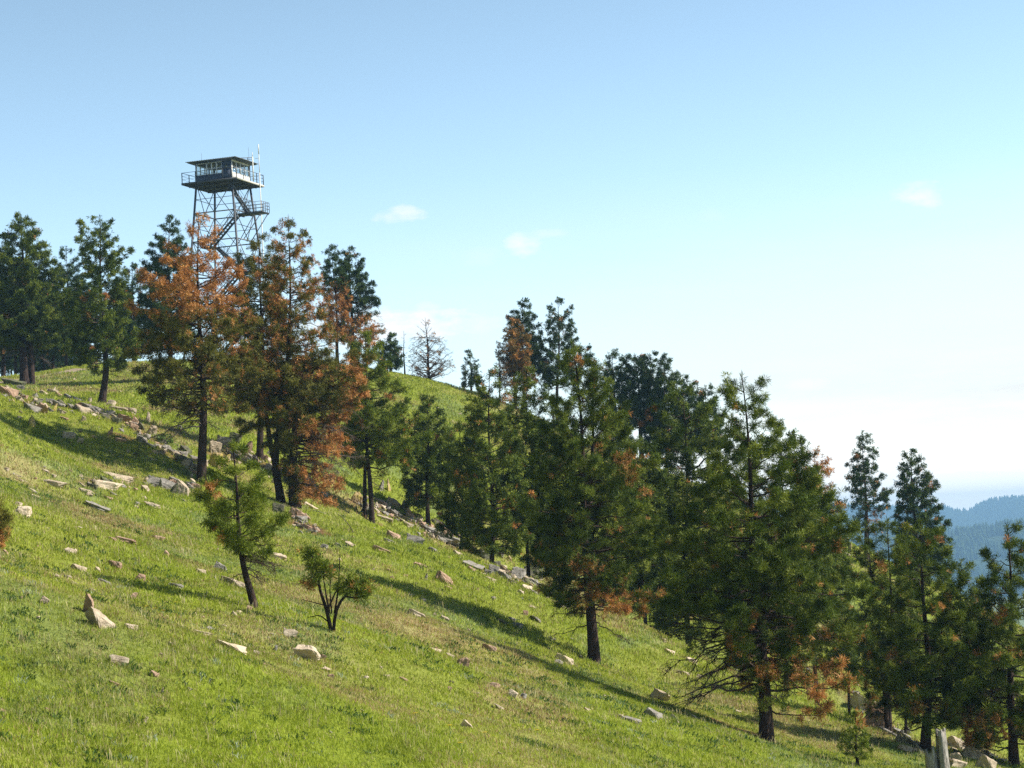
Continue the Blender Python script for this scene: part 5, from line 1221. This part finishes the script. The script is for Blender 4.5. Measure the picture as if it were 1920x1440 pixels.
def zone(y0, y1, dens, nb, hmin, hmax, wid, spread, seg):
    x1 = .245 * y1 + 4; n = int((y1 - y0) * 2 * x1 * dens)
    x = rng.uniform(-x1, x1, n); y = rng.uniform(y0, y1, n); k = np.abs(x) < .245 * y + 4; x = x[k]; y = y[k]
    # uneven cover
    cov = fbm(x / .8, y / .8, 131, 3)
    s = soil_at(x, y); keep = (rng.uniform(size=len(x)) < (1 - .93 * s)) & (rng.uniform(size=len(x)) < .25 + 1.5 * cov)
    for p in range(len(PATH) - 1):
        a, b = PATH[p][:2], PATH[p + 1][:2]; ab = b - a; t = np.clip(((x - a[0]) * ab[0] + (y - a[1]) * ab[1]) / (ab @ ab), 0, 1)
        keep &= np.hypot(x - a[0] - ab[0] * t, y - a[1] - ab[1] * t) > .7
    x = x[keep]; y = y[keep]; cov = cov[keep]
    dry, blue, lush = patches(x, y); n = len(x)
    c = pick((.225, .28, .018), (.43, .46, .058), n)
    L_ = lush[:, None]; c = c * (1 - L_) + pick((.22, .29, .015), (.38, .43, .04), n) * L_
    ub = rng.uniform(size=n) < blue * .42; c[ub] = pick((.16, .22, .055), (.28, .33, .12), ub.sum())
    ud = rng.uniform(size=n) < dry * .85 + .06; c[ud] = pick((.36, .30, .11), (.55, .46, .22), ud.sum())
    ur = rng.uniform(size=n) < dry * .30; c[ur] = pick((.27, .15, .075), (.40, .24, .13), ur.sum())
    c = c * (.74 + .52 * fbm(x / .7 + 31, y / 1.1, 151, 3))[:, None]
    c = c * (.82 + .36 * fbm(x / 2.3 + 11, y / 3.1, 171, 3))[:, None]
    h = rng.uniform(hmin, hmax, n) * (.55 + .9 * cov) * (1 + .35 * lush)
    X = np.repeat(x, nb) + rng.normal(0, spread, n * nb); Yy = np.repeat(y, nb) + rng.normal(0, spread, n * nb)
    Zz = hgt(X, Yy) - .015
    Hh = np.repeat(h, nb) * rng.uniform(.55, 1.15, n * nb); az = rng.uniform(0, 2 * math.pi, n * nb); ln = rng.uniform(.1, .75, n * nb) * Hh
    o = np.stack([X, Yy, Zz], -1); dr = np.stack([np.cos(az), np.sin(az), 0 * az], -1)
    fa = rng.uniform(0, 2 * math.pi, n * nb); sd = np.stack([np.cos(fa), np.sin(fa), 0 * fa], -1) * (wid * rng.uniform(.6, 1.4, n * nb))[:, None]
    up = np.array([0, 0, 1.0])
    mid = o + up * (Hh * .6)[:, None] + dr * (ln * .3)[:, None]; tip = o + up * Hh[:, None] + dr * ln[:, None]
    V = np.stack([o, mid + sd, tip, mid - sd], 1)
    PV.append(V.reshape(-1, 3)); PT.append(np.repeat(np.repeat(c, nb, 0) * rng.uniform(.85, 1.15, (n * nb, 1)), 4, 0))
zone(26, 45, 240, 5, .04, .105, .0055, .06, 2)
zone(45, 75, 120, 5, .05, .12, .0085, .09, 1)
zone(75, 118, 46, 5, .08, .19, .013, .14, 1)
zone(118, 196, 15, 5, .10, .26, .026, .25, 1)
def sparse(y0, y1, dens, nb, hmin, hmax, wid, spread, lean, c1, c2, thr, sd):
    x1 = .245 * y1 + 4; n = int((y1 - y0) * 2 * x1 * dens); x = rng.uniform(-x1, x1, n); y = rng.uniform(y0, y1, n)
    k = (np.abs(x) < .245 * y + 4) & (fbm(x / 1.6, y / 2.2, sd, 3) > thr); x = x[k]; y = y[k]; n = len(x); c = pick(c1, c2, n)
    X = np.repeat(x, nb) + rng.normal(0, spread, n * nb); Yy = np.repeat(y, nb) + rng.normal(0, spread, n * nb); Zz = hgt(X, Yy) - .015
    Hh = np.repeat(rng.uniform(hmin, hmax, n), nb) * rng.uniform(.6, 1.1, n * nb); az = rng.uniform(0, 6.28, n * nb); ln = rng.uniform(.05, lean, n * nb) * Hh
    o = np.stack([X, Yy, Zz], -1); dr = np.stack([np.cos(az), np.sin(az), 0 * az], -1); fa = rng.uniform(0, 6.28, n * nb); s_ = np.stack([np.cos(fa), np.sin(fa), 0 * fa], -1) * wid
    up = np.array([0, 0, 1.0]); q = o + up * (Hh * .75)[:, None] + dr * (ln * .5)[:, None]; tip = o + up * Hh[:, None] + dr * ln[:, None]
    PV.append(np.stack([o, q + s_, tip, q - s_], 1).reshape(-1, 3)); PT.append(np.repeat(np.repeat(c, nb, 0), 4, 0))
sparse(26, 50, 5, 3, .16, .32, .005, .05, .5, (.42, .35, .16), (.60, .52, .28), .45, 201)      # dry seed stalks
sparse(50, 110, 3, 3, .16, .34, .008, .07, .5, (.42, .35, .16), (.60, .52, .28), .48, 205)
sparse(26, 50, 5, 16, .05, .13, .013, .07, 1.6, (.05, .10, .018), (.10, .17, .03), .50, 211)     # dark broad-leaved weeds
sparse(50, 110, 2.2, 14, .07, .17, .02, .12, 1.6, (.05, .10, .018), (.10, .17, .03), .50, 215)
sparse(26, 60, 1.0, 14, .06, .16, .010, .07, 1.2, (.26, .32, .20), (.40, .44, .30), .54, 221)     # pale sage tufts
V = np.concatenate(PV); T = np.concatenate(PT)
print('GRASS blades', len(V) // 4)
o = mesh_np('grass', V, np.arange(len(V)).reshape(-1, 4), M_GRASS, tint=T)
tag(o, 'short wild grass covering the whole hillside, green with dry tan patches', 'grass', kind='stuff')

# tiny yellow flowers, each its own plant
M_PETAL = simple_mat('yellow_petals', (.80, .58, .02), .6, noise=.1); M_STALK = simple_mat('flower_stalk', (.09, .16, .03), .7, noise=.2)
def flower_proto():
    root = empty('wildflower'); x = MB(); x.tube([(0, 0, -.03), (.01, 0, .14), (.02, .01, .27)], .005, 5); x.build('stem', M_STALK, root)
    p = MB()
    for k in range(7):
        a = k * 2 * math.pi / 7; d = np.array([math.cos(a), math.sin(a), 0]); s = np.array([-d[1], d[0], 0]); c = np.array([.02, .01, .27])
        p.add([c, c + d * .03 + s * .018 + [0, 0, .012], c + d * .055 + [0, 0, .004], c + d * .03 - s * .018 + [0, 0, .012]], [[0, 1, 2, 3]])
    p.build('blossom', M_PETAL, root); return root
fp = flower_proto(); first = True
for (u, v) in [(781,1366),(530,1215),(290,1168),(306,1170),(332,1153),(844,1389),(913,1402),(867,1423),(645,1188),(1010,1395),(1360,1420),(276,1163)]:
    P = hit(u, v)
    if first: f = fp; first = False
    else:
        f = fp.copy(); col.objects.link(f)
        for ch in fp.children: c = ch.copy(); col.objects.link(c); c.parent = f
    f.location = P; f.rotation_euler = (0, 0, rng.uniform(0, 6)); tag(f, 'tiny yellow wildflower standing in the slope grass, one of several alike', 'flower', 'yellow wildflowers')
# spiky yucca beside the dark outcrop
def yucca():
    B = hit(350, 893); x = MB(); n = 46
    for k in range(n):
        a = rng.uniform(0, 6.28); e = rng.uniform(.15, 1.4); L_ = rng.uniform(.35, .55); d = np.array([math.cos(a) * math.cos(e), math.sin(a) * math.cos(e), math.sin(e)]); s = np.array([-math.sin(a), math.cos(a), 0]) * .014
        x.add([[0, 0, 0], d * L_ * .5 + s, d * L_, d * L_ * .5 - s], [[0, 1, 2, 3]])
    o = x.build('yucca_plant', simple_mat('yucca_leaf', (.16, .20, .10), .5, noise=.2)); o.location = B; tag(o, 'spiky pale yucca rosette above the dark outcrop', 'plant')
yucca()
# low leafy shrubs in the rock bands
def shrub(u, v, wpx, hpx, label, c1, c2):
    B = hit(u, v); m = B[1] / FPX; w = wpx * m / 2; h = hpx * m; n = int(np.clip(900 * w * h, 180, 1400))
    root = empty('shrub', B); tag(root, label, 'shrub', 'low shrubs along the rocks')
    q = rng.normal(size=(n, 3)); q /= np.linalg.norm(q, axis=1, keepdims=True); q *= rng.uniform(.4, 1, (n, 1)) ** .5
    c = q * [w, w * .8, h * .55] + [0, 0, h * .5]; c += (vnoise(c[:, 0] * 5, c[:, 2] * 5 + c[:, 1] * 3, 9)[:, None] - .5) * .3 * w; c[:, 2] = np.maximum(c[:, 2], -.05)
    d = rng.normal(size=(n, 3)); d /= np.linalg.norm(d, axis=1, keepdims=True); s = np.cross(d, rng.normal(size=(n, 3))); s /= np.linalg.norm(s, axis=1, keepdims=True)
    L_ = rng.uniform(.05, .1, (n, 1)) * (1 + (B[1] > 90) * .5)
    V = np.stack([c, c + d * L_ * .5 + s * L_ * .4, c + d * L_, c + d * L_ * .5 - s * L_ * .4], 1).reshape(-1, 3)
    mesh_np('foliage', V, np.arange(n * 4).reshape(-1, 4), M_GRASS, root, tint=np.repeat(pick(c1, c2, n), 4, 0))
    k = 8; P0 = np.zeros((k, 3)) + [0, 0, -.1]; P1 = np.stack([rng.uniform(-.6, .6, k) * w, rng.uniform(-.6, .6, k) * w, np.full(k, h * .8)], 1)
    Vt, Q = tubes(np.stack([P0, (P0 + P1) / 2 + rng.normal(0, .05, (k, 3)), P1], 1), np.tile([.015, .01, .005], (k, 1)), 4); x = MB(); x.add(Vt, Q); x.build('stem', M_LIMB, root)
shrub(310, 832, 36, 18, 'low green shrub between the dark angular rock and the orange-topped pine', (.07, .13, .02), (.14, .22, .035))
shrub(853, 1000, 34, 30, 'low green shrub in the draw just behind the fallen log', (.06, .12, .02), (.13, .21, .035))
shrub(1250, 985, 44, 40, 'pale green leafy shrub on the hillside seen between two pines', (.12, .18, .03), (.22, .28, .06))
shrub(1655, 1200, 40, 26, 'pale green shrub in the draw behind the slim two-stemmed pine', (.10, .16, .03), (.20, .26, .05))
shrub(1858, 1195, 40, 26, 'green shrub in the draw left of the bordered pine', (.08, .14, .03), (.16, .22, .05))
